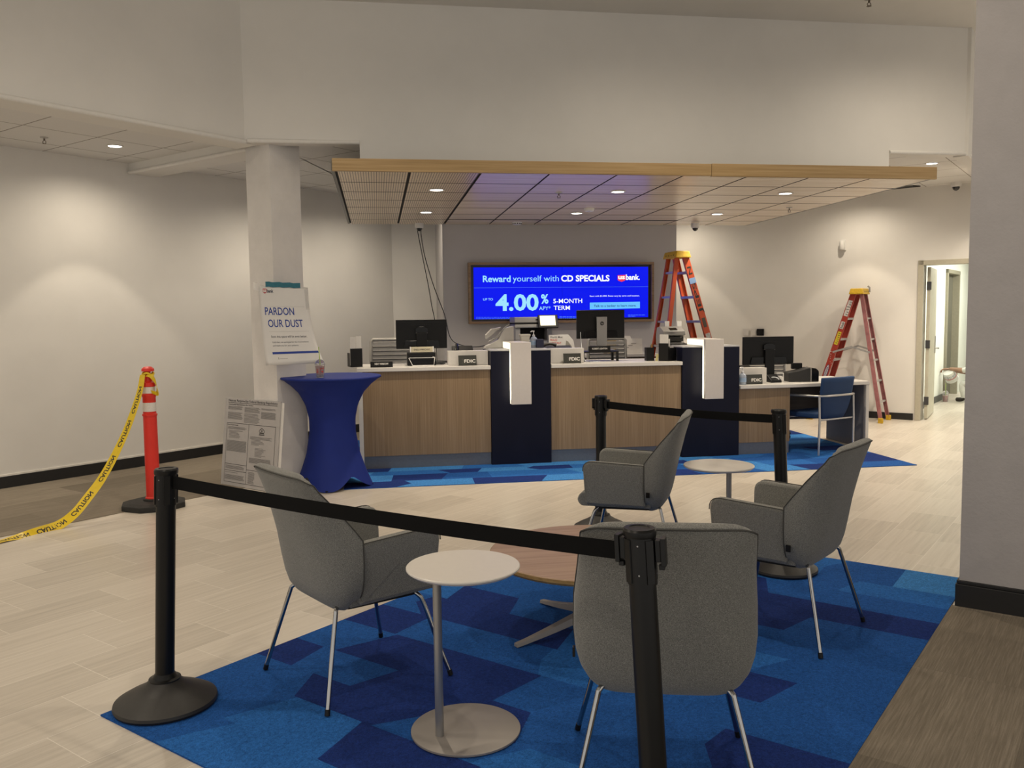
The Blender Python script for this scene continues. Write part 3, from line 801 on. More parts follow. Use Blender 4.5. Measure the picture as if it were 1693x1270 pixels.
def monitor(loc, w, h, rz, label, stand):
    """Seen from its back, which faces -y."""
    x, y, z = loc
    t = thing('monitor', label, 'monitor', (x, y, 0), rz, 'teller monitors')
    bb = MB(); bb.box(-w / 2, w / 2, 0.0, 0.028, z, z + h); bb.build('housing', BLACKPL, t, bevel=0.006)
    bb = MB(); bb.box(-w / 2 + 0.012, w / 2 - 0.012, 0.0275, 0.030, z + 0.014, z + h - 0.012); bb.build('screen', SCREENDIM, t)
    bb = MB(); bb.prism(rpoly([(-w * 0.36, z + 0.012), (w * 0.36, z + 0.012), (w * 0.33, z + h * 0.28), (-w * 0.33, z + h * 0.28)], 0.01), 'y', -0.018, 0.0); bb.build('rear_bulge', BLACKGL, t, bevel=0.004)
    bb = MB()
    for k in range(9): bb.box(-0.11 + k * 0.025, -0.10 + k * 0.025, -0.0005, 0.001, z + h * 0.82, z + h * 0.84)
    bb.box(-w / 2 + 0.02, w / 2 - 0.02, -0.0008, 0.001, z + h - 0.03, z + h - 0.027)
    bb.build('vent', BLACKGL, t)
    base_z = stand[1]
    if stand[0] == 'silver':
        bb = MB(); bb.hexa([(-0.058, -0.045, base_z), (0.058, -0.045, base_z), (0.058, -0.020, base_z), (-0.058, -0.020, base_z), (-0.063, -0.045, z + h * 0.76), (0.063, -0.045, z + h * 0.76), (0.063, -0.0185, z + h * 0.76), (-0.063, -0.0185, z + h * 0.76)])
        st_ = bb.build('stand', SILVER, t, bevel=0.005)
        bb = MB(); bb.lathe([(0, 0), (0.023, 0), (0.023, 0.003), (0, 0.003)], 28, M=facing((0, -0.0455, z + h * 0.53), 0)); bb.build('badge', INK, st_)
        bb = MB(); bb.text('hp', -0.014, 0.014, -0.007, 0.020, facing((0, -0.049, z + h * 0.53), 0) @ Matrix.Shear('XY', 4, (0.0, 0.0)), 0, 0.01); bb.build('badge_letters', SILVER, st_)
        bb = MB(); bb.box(-0.14, 0.14, -0.10, 0.08, base_z - 0.012, base_z); bb.build('foot', SILVER, t, bevel=0.004)
    else:
        bb = MB(); bb.hexa([(-0.058, -0.05, base_z), (0.058, -0.05, base_z), (0.058, -0.025, base_z), (-0.058, -0.025, base_z), (-0.058, -0.045, z + h * 0.55), (0.058, -0.045, z + h * 0.55), (0.058, -0.0185, z + h * 0.55), (-0.058, -0.0185, z + h * 0.55)])
        bb.build('stand', BLACKPL, t, bevel=0.005)
        bb = MB(); bb.prism(rpoly([(-0.07, z + h * 0.55), (0.07, z + h * 0.55), (0.07, z + h * 0.70), (0.03, z + h * 0.76), (-0.03, z + h * 0.76), (-0.07, z + h * 0.70)], 0.008), 'y', -0.032, 0.0); bb.build('mount_plate', BLACKGL, t, bevel=0.003)
        bb = MB(); bb.box(-0.068, 0.068, -0.036, -0.018, z + h * 0.535, z + h * 0.548); bb.build('mount_rim', GREYPL, t)
        bb = MB(); bb.box(-0.12, 0.12, -0.09, 0.09, base_z - 0.012, base_z); bb.build('foot', BLACKPL, t, bevel=0.004)
    return t
monitor((0.49, 9.72, 1.262), 0.572, 0.325, 0.02, 'black monitor on the left oak counter, its back to the lobby', ('black', 1.10))
monitor((2.567, 9.72, 1.342), 0.578, 0.33, 0.04, 'black monitor with silver stand and round badge, between the two navy pillars', ('silver', 1.215))
monitor((4.63, 9.70, 0.995), 0.638, 0.335, -0.03, 'black monitor standing on the low desk beside the blue chair', ('black', 0.816))

def privacy_panel(x0, x1, y, z0, z1, label):
    bb = MB(); bb.box(x0, x1, y, y + 0.018, z0, z1); bb.box(x0, x1, y + 0.018, y + 0.15, z1 - 0.014, z1)
    bb.box(x0, x0 + 0.014, y + 0.018, y + 0.15, z0, z1 - 0.014); bb.box(x1 - 0.014, x1, y + 0.018, y + 0.15, z0, z1 - 0.014)
    return tag(bb.build('privacy_screen', SOLIDTOP, bevel=0.003), label, 'privacy screen', 'white privacy screens')
privacy_panel(0.752, 1.188, 9.31, 1.088, 1.243, 'white privacy screen on the left oak counter beside the pillar')
privacy_panel(1.887, 2.264, 9.31, 1.088, 1.250, 'white privacy screen on the middle counter right of the left pillar')
privacy_panel(4.09, 4.425, 9.31, 0.804, 0.985, 'white privacy screen on the low desk')
SIGNDARK = mat('sign_olive_black', (0.040, 0.041, 0.034), 0.35, var=0.05)
def fdic(loc, rz, label):
    t = thing('desk_sign', label, 'desk sign', loc, rz, 'dark deposit-insurance desk signs')
    T = math.radians(-9)
    M = Matrix.Rotation(T, 4, 'X')
    bb = MB(); bb.box(-0.098, 0.098, 0.0, 0.010, 0.004, 0.112, M=M); bb.hexa([(-0.098, 0.004, 0), (0.098, 0.004, 0), (0.098, 0.06, 0), (-0.098, 0.06, 0), (-0.098, 0.01, 0.006), (0.098, 0.01, 0.006), (0.098, 0.06, 0.004), (-0.098, 0.06, 0.004)]); bb.build('plate', SIGNDARK, t, bevel=0.002)
    F = M @ facing((0, -0.0012, 0), 0)
    bb = MB(); bb.text('FDIC', -0.035, 0.086, 0.032, 0.036, F, 0, 0.03); bb.build('lettering', LETTER, t)
    bb = MB()
    ring = [(-0.060 + 0.018 * math.cos(a), 0.05 + 0.022 * math.sin(a)) for a in [-PI / 2 + k * PI / 12 for k in range(13)]]
    ring2 = [(-0.060 + 0.014 * math.cos(a), 0.05 + 0.018 * math.sin(a)) for a in [-PI / 2 + k * PI / 12 for k in range(13)]]
    bb.grid([[F @ Vector((*p, 0)) for p in ring], [F @ Vector((*p, 0)) for p in ring2]])
    bb.build('emblem', mat('emblem_grey', (0.10, 0.10, 0.09), 0.4), t)
    return t
fdic((0.955, 9.235, 1.087), 0.0, 'dark sign with white letters before the left privacy screen')
fdic((2.115, 9.235, 1.087), 0.0, 'dark sign with white letters before the middle privacy screen')
fdic((4.245, 9.235, 0.803), 0.0, 'dark sign with white letters on the low desk')
t = thing('next_window_sign', 'small black block sign reading next window on the left counter edge', 'desk sign', (0.035, 9.27, 1.087))
bb = MB(); bb.prism([(-0.03, 0), (0.03, 0), (0.008, 0.062), (-0.018, 0.062)], 'x', -0.118, 0.118); bb.build('block', BLACKPL, t, bevel=0.003)
bb = MB(); bb.text('NEXT WINDOW', -0.072, 0.072, 0.022, 0.020, Matrix.Rotation(math.radians(-11), 4, 'X') @ facing((0, -0.0312, 0), 0), 0, 0.02); bb.build('lettering', LETTER, t)

def leaflet_rack(loc, rz, label, leaflets, name='leaflet_holder'):
    t = thing(name, label, 'leaflet holder', loc, rz)
    bb = MB()
    bb.box(-0.065, 0.065, 0.000, 0.006, 0, 0.20); bb.box(-0.065, -0.061, 0, 0.16, 0, 0.15); bb.box(0.061, 0.065, 0, 0.16, 0, 0.15); bb.box(-0.065, 0.065, 0, 0.16, 0, 0.006)
    for k in range(1, 5): bb.box(-0.062, 0.062, k * 0.035, k * 0.035 + 0.003, 0.006, 0.20 - k * 0.035)
    bb.build('holder', BLACKPL, t, bevel=0.002)
    for (x0, x1, y, z0, z1) in leaflets:
        bb = MB(); bb.box(x0, x1, y, y + 0.012, z0, z1); bb.build('leaflet', PAPER, t)
    return t
leaflet_rack((-0.250 + 0.02, 9.40, 1.087), 0.25, 'black holder with white leaflets at the left end of the counter', [(-0.066, -0.004, 0.010, 0.02, 0.325), (0.0, 0.058, 0.010, 0.02, 0.33), (-0.055, 0.055, 0.045, 0.01, 0.27), (-0.05, 0.05, 0.115, 0.01, 0.20)])
leaflet_rack((3.175, 9.285, 1.087), -0.95, 'black holder with white and yellow papers at the right end of the middle counter', [(-0.055, 0.055, 0.008, 0.02, 0.30), (-0.05, 0.05, 0.045, 0.02, 0.25), (-0.05, 0.05, 0.115, 0.01, 0.16)])
YELLOWP = mat('yellow_paper', (0.75, 0.68, 0.30), 0.7)
t = thing('pen_holder', 'black mesh pen holder beside the leaflet holder left of the right pillar', 'pen holder', (3.055, 9.42, 1.088))
bb = MB(); bb.box(-0.045, 0.045, -0.04, 0.04, 0, 0.005)
for q in ((-0.045, -0.041, -0.04, 0.04), (0.041, 0.045, -0.04, 0.04), (-0.041, 0.041, -0.04, -0.036), (-0.041, 0.041, 0.036, 0.04)): bb.box(*q, 0.005, 0.15)
bb.build('cup', BLACKPL, t, bevel=0.002)
bb = MB(); bb.tube([(0.02, 0.01, 0.01), (0.035, 0.015, 0.19)], 0.008, 8); bb.build('marker', mat('amber_marker', (0.35, 0.19, 0.04), 0.5), t)
bb = MB(); bb.tube([(0.0, 0.02, 0.01), (0.03, 0.028, 0.175)], 0.005, 8); bb.build('pen', BLACKGL, t)
bb = MB(); bb.box(0.046, 0.075, -0.07, -0.066, 0.012, 0.09, M=Matrix.Rotation(0.2, 4, 'Y')); bb.build('yellow_slip', YELLOWP, t)['label'] = 'pale yellow slip'

def name_plate(loc, rz, text, label, light):
    t = thing('name_plate', label, 'name plate', loc, rz)
    body = mat('brass_plate', (0.55, 0.50, 0.36), 0.35, metal=0.3) if light else BLACKPL
    bb = MB(); bb.hexa([(-0.127, -0.012, 0), (0.127, -0.012, 0), (0.127, 0.02, 0), (-0.127, 0.02, 0), (-0.127, 0.0, 0.058), (0.127, 0.0, 0.058), (0.127, 0.02, 0.058), (-0.127, 0.02, 0.058)]); bb.build('plate', body, t, bevel=0.002)
    F = Matrix.Rotation(math.radians(-11.7), 4, 'X') @ facing((0, -0.0125, 0), 0)
    bb = MB(); bb.text(text, -0.088, 0.088, 0.018, 0.019, F, 0, 0.012); bb.build('lettering', INK if light else LETTER, t)
    if light:
        bb = MB(); bb.box(-0.13, -0.118, -0.014, 0.022, 0.0, 0.06); bb.box(0.118, 0.13, -0.014, 0.022, 0.0, 0.06); bb.build('end_clip', WHITEPL, t)
    return t
# left station: receipt printer with a paper frame, the plate on top of it
t = thing('receipt_printer', 'black receipt printer with white frame edges under the left monitor', 'printer', (0.475, 9.44, 1.087))
bb = MB(); bb.box(-0.16, 0.15, -0.02, 0.17, 0.0, 0.145); bb.build('body', BLACKPL, t, bevel=0.008)
bb = MB(); bb.box(-0.12, 0.12, -0.028, -0.020, 0.02, 0.075); bb.build('paper_mouth', BLACKGL, t, bevel=0.003)
bb = MB(); bb.tube([(-0.145, -0.03, 0.085), (-0.105, -0.055, 0.003), (0.125, -0.055, 0.003), (0.138, -0.03, 0.09), (0.115, -0.03, 0.094)], 0.005, 6); bb.box(-0.14, 0.135, -0.033, -0.027, 0.083, 0.089); bb.build('white_frame', WHITEPL, t)
bb = MB(); bb.box(-0.10, 0.13, -0.125, -0.045, 0.0005, 0.003); bb.build('receipt_paper', PAPER, t)
name_plate((0.475, 9.44, 1.233), 0.0, 'ISABELLA MARCANO', 'pale framed name plate on the black receipt printer', True)
t = thing('monitor_riser', 'black monitor riser with four legs under the silver-stand monitor', 'monitor riser', (2.50, 9.60, 1.087))
bb = MB(); bb.box(-0.21, 0.22, -0.10, 0.14, 0.098, 0.115); bb.build('shelf', BLACKPL, t, bevel=0.003)
for sx in (-0.195, 0.205):
    for sy in (-0.085, 0.125):
        bb = MB(); bb.box(sx - 0.013, sx + 0.013, sy - 0.013, sy + 0.013, 0, 0.098); bb.build('leg', BLACKPL, t)
name_plate((2.497, 9.515, 1.203), 0.0, 'ROBERT LIGHTON', 'black name plate on the monitor riser below the silver stand', False)
WHITECABLE = mat('white_cable', (0.55, 0.58, 0.60), 0.5)
bb = MB(); bb.tube(spline([(2.31, 9.66, 1.42), (2.305, 9.62, 1.33), (2.285, 9.45, 1.17), (2.30, 9.36, 1.096), (2.37, 9.34, 1.0935), (2.45, 9.36, 1.0935)]), 0.0045, 6)
tag(bb.build('charging_cable', WHITECABLE, smooth=60), 'white charging cable beside the monitor riser', 'cable')
bb = MB()
rnd = random.Random(9)
for k in range(5):
    cx, cy = 0.685 + rnd.uniform(-0.03, 0.03), 9.60 + rnd.uniform(-0.03, 0.03)
    bb.tube(spline([(cx + 0.055 * math.cos(a + k) * (1 + 0.3 * k % 2), cy + 0.05 * math.sin(a + k), 1.094 + 0.006 * k + 0.004 * math.sin(2 * a)) for a in [i * PI / 4 for i in range(8)]], 4), 0.005, 6)
tag(bb.build('coiled_cables', CABLE, smooth=60), 'tangle of black cables beside the left receipt printer', 'cable')
t = thing('desk_phone', 'black desk phone behind the left privacy screen', 'phone', (0.95, 9.66, 1.087))
bb = MB(); bb.hexa([(-0.12, -0.08, 0), (0.12, -0.08, 0), (0.12, 0.12, 0), (-0.12, 0.12, 0), (-0.12, -0.08, 0.09), (0.12, -0.08, 0.09), (0.12, 0.12, 0.20), (-0.12, 0.12, 0.20)]); bb.build('base', BLACKPL, t, bevel=0.008)
bb = MB(); bb.tube([(-0.08, -0.02, 0.150), (-0.07, 0.0, 0.175), (-0.06, 0.08, 0.20), (-0.06, 0.12, 0.205)], [0.02, 0.014, 0.014, 0.02], 8); bb.build('handset', BLACKGL, t, smooth=50)
t = thing('desk_phone', 'black desk phone behind the middle privacy screen', 'phone', (2.00, 9.60, 1.087))
bb = MB(); bb.hexa([(-0.16, -0.06, 0), (0.20, -0.06, 0), (0.20, 0.12, 0), (-0.16, 0.12, 0), (-0.16, -0.06, 0.13), (0.20, -0.06, 0.13), (0.20, 0.12, 0.185), (-0.16, 0.12, 0.185)]); bb.build('base', BLACKPL, t, bevel=0.01)
bb = MB(); bb.tube([(-0.15, 0.0, 0.185), (-0.10, 0.0, 0.205), (-0.03, 0.0, 0.205), (0.01, 0.0, 0.19)], [0.024, 0.017, 0.017, 0.024], 8); bb.build('handset', mat('brown_black', (0.03, 0.025, 0.022), 0.4), t, smooth=50)
# on the left pillar
t = thing('cheque_scanner', 'beige wedge-shaped cheque scanner behind the left navy pillar', 'scanner', (1.36, 9.55, 1.256))
bb = MB(); bb.prism([(-0.175, 0.0), (0.155, 0.0), (0.155, 0.245), (0.06, 0.225), (-0.02, 0.10), (-0.16, 0.025)], 'y', 0.0, 0.15); bb.build('body', BEIGEPL, t, bevel=0.006)
bb = MB(); bb.prism([(-0.15, 0.10), (0.02, 0.235), (-0.09, 0.215), (-0.155, 0.15)], 'y', 0.05, 0.15); bb.build('rear_hopper', BEIGEPL, t, bevel=0.004)
bb = MB(); bb.tube([(-0.13, -0.003, 0.075), (-0.04, -0.003, 0.125), (0.06, -0.003, 0.235), (0.10, -0.003, 0.262)], 0.006, 6); bb.build('paper_slot', GREYPL, t)
t = thing('waste_cup', 'small off-white square cup on the left navy pillar behind the bracket', 'cup', (1.640, 9.56, 1.256))
bb = MB()
for (r0, r1, z0, z1) in ((0.034, 0.052, 0.0, 0.13), (0.058, 0.058, 0.13, 0.155)):
    bb.hexa([(-r0, -r0, z0), (r0, -r0, z0), (r0, r0, z0), (-r0, r0, z0), (-r1, -r1, z1), (r1, -r1, z1), (r1, r1, z1), (-r1, r1, z1)])
bb.build('body', mat('cup_cream', (0.58, 0.55, 0.48), 0.5), t, bevel=0.004)
def sanitizer(loc, label, s=1.0):
    t = thing('sanitizer_bottle', label, 'bottle', loc, 0, 'clear sanitizer pump bottles')
    bb = MB(); bb.lathe([(0, 0), (0.038 * s, 0), (0.040 * s, 0.01), (0.040 * s, 0.095 * s), (0.030 * s, 0.115 * s), (0.014 * s, 0.125 * s), (0.014 * s, 0.13 * s), (0, 0.13 * s)], 20); bb.build('bottle', mat('clear_gel', (0.60, 0.68, 0.80), 0.15, trans=0.55), t, smooth=40)
    bb = MB(); bb.lathe([(0.015 * s, 0.128 * s), (0.015 * s, 0.145 * s), (0.005 * s, 0.148 * s), (0.005 * s, 0.185 * s), (0, 0.185 * s)], 14); bb.tube([(0.008 * s, 0, 0.183 * s), (-0.02 * s, 0, 0.187 * s), (-0.034 * s, 0, 0.178 * s)], 0.007 * s, 8); bb.build('pump', mat('pump_white', (0.66, 0.66, 0.68), 0.35), t, smooth=40)
    bb = MB(); bb.lathe([(0.0405 * s, 0.03 * s), (0.0405 * s, 0.075 * s)], 20); bb.build('label_band', mat('label_blue', (0.30, 0.42, 0.60), 0.5), t)
    return t
sanitizer((1.74, 9.545, 1.256), 'clear sanitizer pump bottle on the left navy pillar')
sanitizer((4.092, 9.22, 0.803), 'clear sanitizer pump bottle on the low desk against the navy pillar', 1.05)
t = thing('card_holder', 'small navy card box on the left navy pillar beside the sanitizer', 'box', (1.80, 9.50, 1.256))
bb = MB(); bb.box(-0.042, 0.042, -0.035, 0.035, 0, 0.095); bb.build('box', mat('navy_card', (0.012, 0.014, 0.045), 0.5), t, bevel=0.003)
# back counter: office printer and poster
t = thing('office_printer', 'grey office printer with lit touch panel on the back counter under the display', 'printer', (2.02, 11.14, 1.10))
bb = MB(); bb.box(-0.265, 0.22, -0.20, 0.22, 0.0, 0.20); bb.box(-0.265, -0.20, -0.20, 0.22, 0.20, 0.36); bb.box(0.155, 0.22, -0.20, 0.22, 0.20, 0.36); bb.box(-0.265, 0.22, 0.05, 0.22, 0.20, 0.36); bb.build('body', mat('printer_grey', (0.36, 0.355, 0.36), 0.45), t, bevel=0.008)
bb = MB(); bb.box(-0.275, 0.21, -0.22, 0.22, 0.36, 0.405); bb.box(-0.275, 0.21, -0.21, 0.22, 0.425, 0.50); bb.build('scanner_lid', mat('printer_lid', (0.40, 0.39, 0.38), 0.45), t, bevel=0.01)
bb = MB(); bb.box(-0.27, 0.20, -0.215, 0.22, 0.405, 0.425); bb.box(-0.195, 0.15, 0.0, 0.05, 0.205, 0.355); bb.box(0.0, 0.09, -0.212, -0.2, 0.455, 0.47); bb.build('dark_gap', DARKGAP, t)
P = Matrix.Translation((0.145, -0.26, 0.425)) @ Matrix.Rotation(math.radians(-22), 4, 'X')
bb = MB(); bb.box(-0.12, 0.14, -0.012, 0.018, -0.075, 0.105, M=P); pn = bb.build('touch_panel', BLACKPL, t, bevel=0.006)
bb = MB(); bb.box(-0.095, 0.105, -0.0135, -0.0115, -0.045, 0.09, M=P); bb.build('panel_screen', mat('lit_panel', (0.6, 0.58, 0.5), 0.4, emit=(0.95, 0.87, 0.66, 1), es=0.75), pn)
t = thing('fraud_poster', 'small card reading worlds most fraud resistant behind the middle privacy screen', 'poster', (2.345, 10.86, 1.10), 0)
L = Matrix.Rotation(math.radians(-8), 4, 'X')
bb = MB(); bb.prism([(-0.17, 0.0), (0.185, 0.0), (0.165, 0.19), (0.10, 0.27), (-0.16, 0.27)], 'y', 0.0, 0.006, M=L); bb.build('card', PAPER, t)
F = L @ facing((0, -0.001, 0), 0)
bb = MB(); bb.text("World's Most", -0.145, 0.02, 0.225, 0.026, F, 0, 0.01); bb.text('Ink & Toner', -0.145, 0.0, 0.10, 0.026, F, 0, 0.005); bb.build('dark_lettering', INK, t)
bb = MB(); bb.text('FRAUD', -0.145, -0.05, 0.187, 0.028, F, 0, 0.015); bb.text('RESISTANT', -0.145, 0.0, 0.145, 0.028, F, 0, 0.015); bb.build('red_lettering', mat('red_ink', (0.55, 0.05, 0.03), 0.6), t)
bb = MB(); bb.prism([(0.05, 0.08), (0.15, 0.06), (0.14, 0.11), (0.09, 0.18), (0.065, 0.19)], 'y', -0.002, 0.001, M=L); bb.build('picture', mat('print_grey', (0.30, 0.28, 0.24), 0.6), t)
bb = MB(); bb.prism([(0.0, 0.0), (0.34, 0.0), (0.33, 0.20), (0.18, 0.20), (0.17, 0.235), (0.02, 0.235)], 'y', 10.95, 10.956, M=Matrix.Translation((3.12, 0, 1.10)))
for k in range(7):
    bb.box(3.14 + 0.04 * (k % 5), 3.17 + 0.05 * (k % 5), 10.948, 10.950, 1.13 + 0.024 * k, 1.138 + 0.024 * k, 1)
tag(bb.build('paper_notices', [PAPER, mat('print_line_grey', (0.25, 0.24, 0.23), 0.7)]), 'pale papers propped on the back counter left of the orange ladder', 'papers')
bb = MB(); bb.box(2.98, 3.10, 10.95, 11.15, 1.10, 1.38); tag(bb.build('file_box', mat('tan_board', (0.42, 0.34, 0.22), 0.6, var=0.06), bevel=0.003), 'tan file box on the back counter behind the middle mesh chair', 'box')
# bill counter on the right pillar
t = thing('bill_counter', 'grey banknote counting machine behind the right navy pillar', 'counting machine', (3.435, 9.60, 1.256), 0.0)
side = [(0.0, 0.0), (0.23, 0.0), (0.24, 0.10), (0.20, 0.20), (0.10, 0.215), (-0.03, 0.16), (-0.05, 0.115), (0.04, 0.09), (0.05, 0.045), (-0.01, 0.03)]
bb = MB(); bb.prism(rpoly(side, 0.012), 'x', -0.165, 0.10); bb.build('body', GREYPL, t, bevel=0.005)
bb = MB(); bb.prism(rpoly([(0.0, 0.0), (0.23, 0.0), (0.235, 0.09), (0.06, 0.05), (-0.02, 0.02)], 0.008), 'x', 0.101, 0.17); bb.build('side_case', BEIGEPL, t, bevel=0.005)
bb = MB(); bb.box(-0.14, 0.075, -0.045, 0.06, 0.045, 0.095); bb.build('note_bay', DARKGAP, t)
bb = MB(); bb.box(-0.10, -0.01, -0.012, 0.05, 0.19, 0.196, M=Matrix.Rotation(math.radians(22), 4, 'X')); bb.build('display_window', BLACKGL, t)
for sx in (-0.06, 0.09):
    bb = MB(); bb.hexa([(sx - 0.03, 0.12, 0.20), (sx + 0.02, 0.12, 0.20), (sx + 0.02, 0.135, 0.20), (sx - 0.03, 0.135, 0.20), (sx - 0.01, 0.20, 0.275), (sx + 0.05, 0.20, 0.275), (sx + 0.05, 0.21, 0.27), (sx - 0.01, 0.21, 0.27)]); bb.build('hopper_guide', GREYPL, t)
bb = MB(); bb.tube([(0.02, -0.03, 0.055), (0.05, -0.035, 0.095)], 0.012, 8); bb.build('stacker_wheel', GREYPL, t)
# low desk
t = thing('label_printer', 'black desktop printer on the low desk left of the blue chair', 'printer', (4.905, 9.43, 0.803), -0.2)
bb = MB(); bb.prism(rpoly([(-0.15, 0.0), (0.10, 0.0), (0.10, 0.165), (-0.04, 0.125), (-0.15, 0.105)], 0.012), 'y', -0.05, 0.20); bb.build('body', mat('printer_black', (0.022, 0.022, 0.022), 0.5), t, bevel=0.006)
bb = MB(); bb.prism(rpoly([(0.115, 0.0), (0.20, 0.0), (0.20, 0.125), (0.17, 0.155), (0.115, 0.165)], 0.01), 'y', -0.045, 0.20); bb.build('paper_door', BLACKGL, t, bevel=0.005)
bb = MB(); bb.box(0.101, 0.115, -0.05, 0.20, 0.0, 0.16); bb.build('grey_seam', GREYPL, t)
bb = MB(); bb.box(-0.06, 0.06, 0.14, 0.20, 0.14, 0.21); bb.build('rear_block', BLACKPL, t, bevel=0.005)
t = thing('card_terminal', 'small black card terminal with a white stand on the low desk', 'card terminal', (4.60, 9.42, 0.803))
bb = MB(); bb.hexa([(-0.09, -0.06, 0), (0.04, -0.06, 0), (0.04, 0.08, 0), (-0.09, 0.08, 0), (-0.09, -0.05, 0.03), (0.04, -0.05, 0.03), (0.04, 0.08, 0.09), (-0.09, 0.08, 0.09)]); bb.build('body', BLACKPL, t, bevel=0.006)
bb = MB(); bb.tube(bez((-0.08, -0.04, 0.062), (-0.02, -0.05, 0.07), (0.0, -0.06, 0.045), (0.0, -0.062, 0.035)), 0.006, 6); bb.build('grey_strap', WHITECABLE, t)
bb = MB(); bb.box(0.03, 0.065, -0.02, 0.03, 0, 0.07); bb.tube([(-0.0, 0.0, 0.105), (0.085, 0.0, 0.105), (0.087, 0.0, 0.0)], 0.007, 6); bb.build('white_stand', WHITEPL, t)
t = thing('desk_phone', 'black desk phone behind the low desk privacy screen', 'phone', (4.27, 9.68, 0.803))
bb = MB(); bb.hexa([(-0.09, -0.08, 0), (0.16, -0.08, 0), (0.16, 0.12, 0), (-0.09, 0.12, 0), (-0.09, -0.08, 0.13), (0.16, -0.08, 0.13), (0.16, 0.12, 0.19), (-0.09, 0.12, 0.19)]); bb.build('base', BLACKPL, t, bevel=0.01)
bb = MB(); bb.tube([(-0.06, -0.06, 0.175), (-0.05, 0.0, 0.205), (-0.05, 0.06, 0.215), (-0.05, 0.12, 0.205)], [0.025, 0.018, 0.018, 0.024], 8); bb.build('handset', BLACKGL, t, smooth=50)
t = thing('wall_plate', 'small black reader and white plates on the right wall above the right monitor', 'wall plate', (6.171 - 0.008, 13.209 - 0.008, 1.30), -PI / 4)
bb = MB(); bb.box(-0.06, 0.06, -0.03, 0.0, -0.055, 0.055); bb.build('reader', BLACKPL, t, bevel=0.008)
bb = MB(); bb.box(-0.045, 0.045, -0.034, -0.029, -0.035, 0.04); bb.build('reader_face', BLACKGL, t)
bb = MB(); bb.box(-0.16, -0.075, -0.008, 0.0, -0.055, 0.06); bb.box(-0.30, -0.20, -0.008, 0.0, -0.055, 0.06); bb.build('blank_plate', mat('blank_plate', (0.6, 0.58, 0.55), 0.5), t, bevel=0.003)

# ---------------------------------------------------------------- mesh task chairs behind the counter
MESHF = mat('grey_mesh', (0.20, 0.195, 0.19), 0.7, var=0.05)
FRAMEG = mat('chair_frame_grey', (0.32, 0.31, 0.29), 0.4, metal=0.3)
def mesh_chair(loc, rz, ztop, label):
    """Back of the chair towards -y of its own axes... the sitter faces the lobby, so the backrest is at +y."""
    t = thing('mesh_task_chair', label, 'office chair', loc, rz, 'mesh task chairs')
    w = 0.235; zb = ztop - 0.46
    bb = MB()
    bb.tube([(-w * 1.05, 0.24, zb), (-w, 0.255, ztop - 0.02), (-w + 0.02, 0.26, ztop), (w - 0.02, 0.26, ztop), (w, 0.255, ztop - 0.02), (w * 1.05, 0.24, zb), (-w * 1.05, 0.24, zb)], 0.021, 8)
    bb.build('back_frame', FRAMEG, t, smooth=50)
    bb = MB()
    n = 8
    for k in range(n):
        z0 = zb + 0.035 + k * (0.40 / n)
        bb.hexa([(-w + 0.01, 0.235, z0), (w - 0.01, 0.235, z0), (w - 0.01, 0.245, z0), (-w + 0.01, 0.245, z0), (-w + 0.01, 0.245, z0 + 0.04), (w - 0.01, 0.245, z0 + 0.04), (w - 0.01, 0.255, z0 + 0.04), (-w + 0.01, 0.255, z0 + 0.04)])
    bb.build('back_mesh', MESHF, t)
    sz = zb - 0.05
    bb = MB(); bb.prism(rpoly([(-0.24, -0.24), (0.24, -0.24), (0.23, 0.22), (-0.23, 0.22)], 0.06), 'z', sz - 0.07, sz); bb.build('seat', mat('seat_charcoal', (0.03, 0.03, 0.032), 0.8), t, bevel=0.015)
    bb = MB(); bb.tube([(0, 0.10, sz - 0.05), (0, 0.30, sz - 0.03), (0, 0.29, zb + 0.1)], 0.022, 8); bb.build('back_stem', BLACKPL, t, smooth=50)
    bb = MB(); bb.tube([(0, 0, 0.09), (0, 0, sz - 0.07)], 0.028, 12); bb.build('gas_lift', BLACKPL, t, smooth=50)
    for k in range(5):
        a = k * 2 * PI / 5 + 0.45
        bb = MB(); bb.tube([(0, 0, 0.115), (0.30 * math.cos(a), 0.30 * math.sin(a), 0.085)], [0.03, 0.016], 8); lg = bb.build('base_leg', BLACKPL, t, smooth=50)
        bb = MB(); M = Matrix.Translation((0.30 * math.cos(a), 0.30 * math.sin(a), 0.030)) @ Matrix.Rotation(a, 4, 'Z') @ Matrix.Rotation(PI / 2, 4, 'Y')
        bb.lathe([(0, -0.022), (0.026, -0.022), (0.030, -0.016), (0.030, 0.016), (0.026, 0.022), (0, 0.022)], 16, M=M); bb.tube([(0.30 * math.cos(a), 0.30 * math.sin(a), 0.03), (0.30 * math.cos(a), 0.30 * math.sin(a), 0.085)], 0.009, 6); bb.build('caster', BLACKGL, lg, smooth=40)
    return t
mesh_chair((0.17, 10.22, 0.0065), 0.05, 1.345, 'grey mesh task chair behind the left counter monitor')
mesh_chair((2.83, 10.22, 0.0065), -0.05, 1.31, 'grey mesh task chair behind the silver-stand monitor')
mesh_chair((5.0, 10.45, 0.0065), -0.3, 0.99, 'grey mesh task chair at the far side of the low desk')

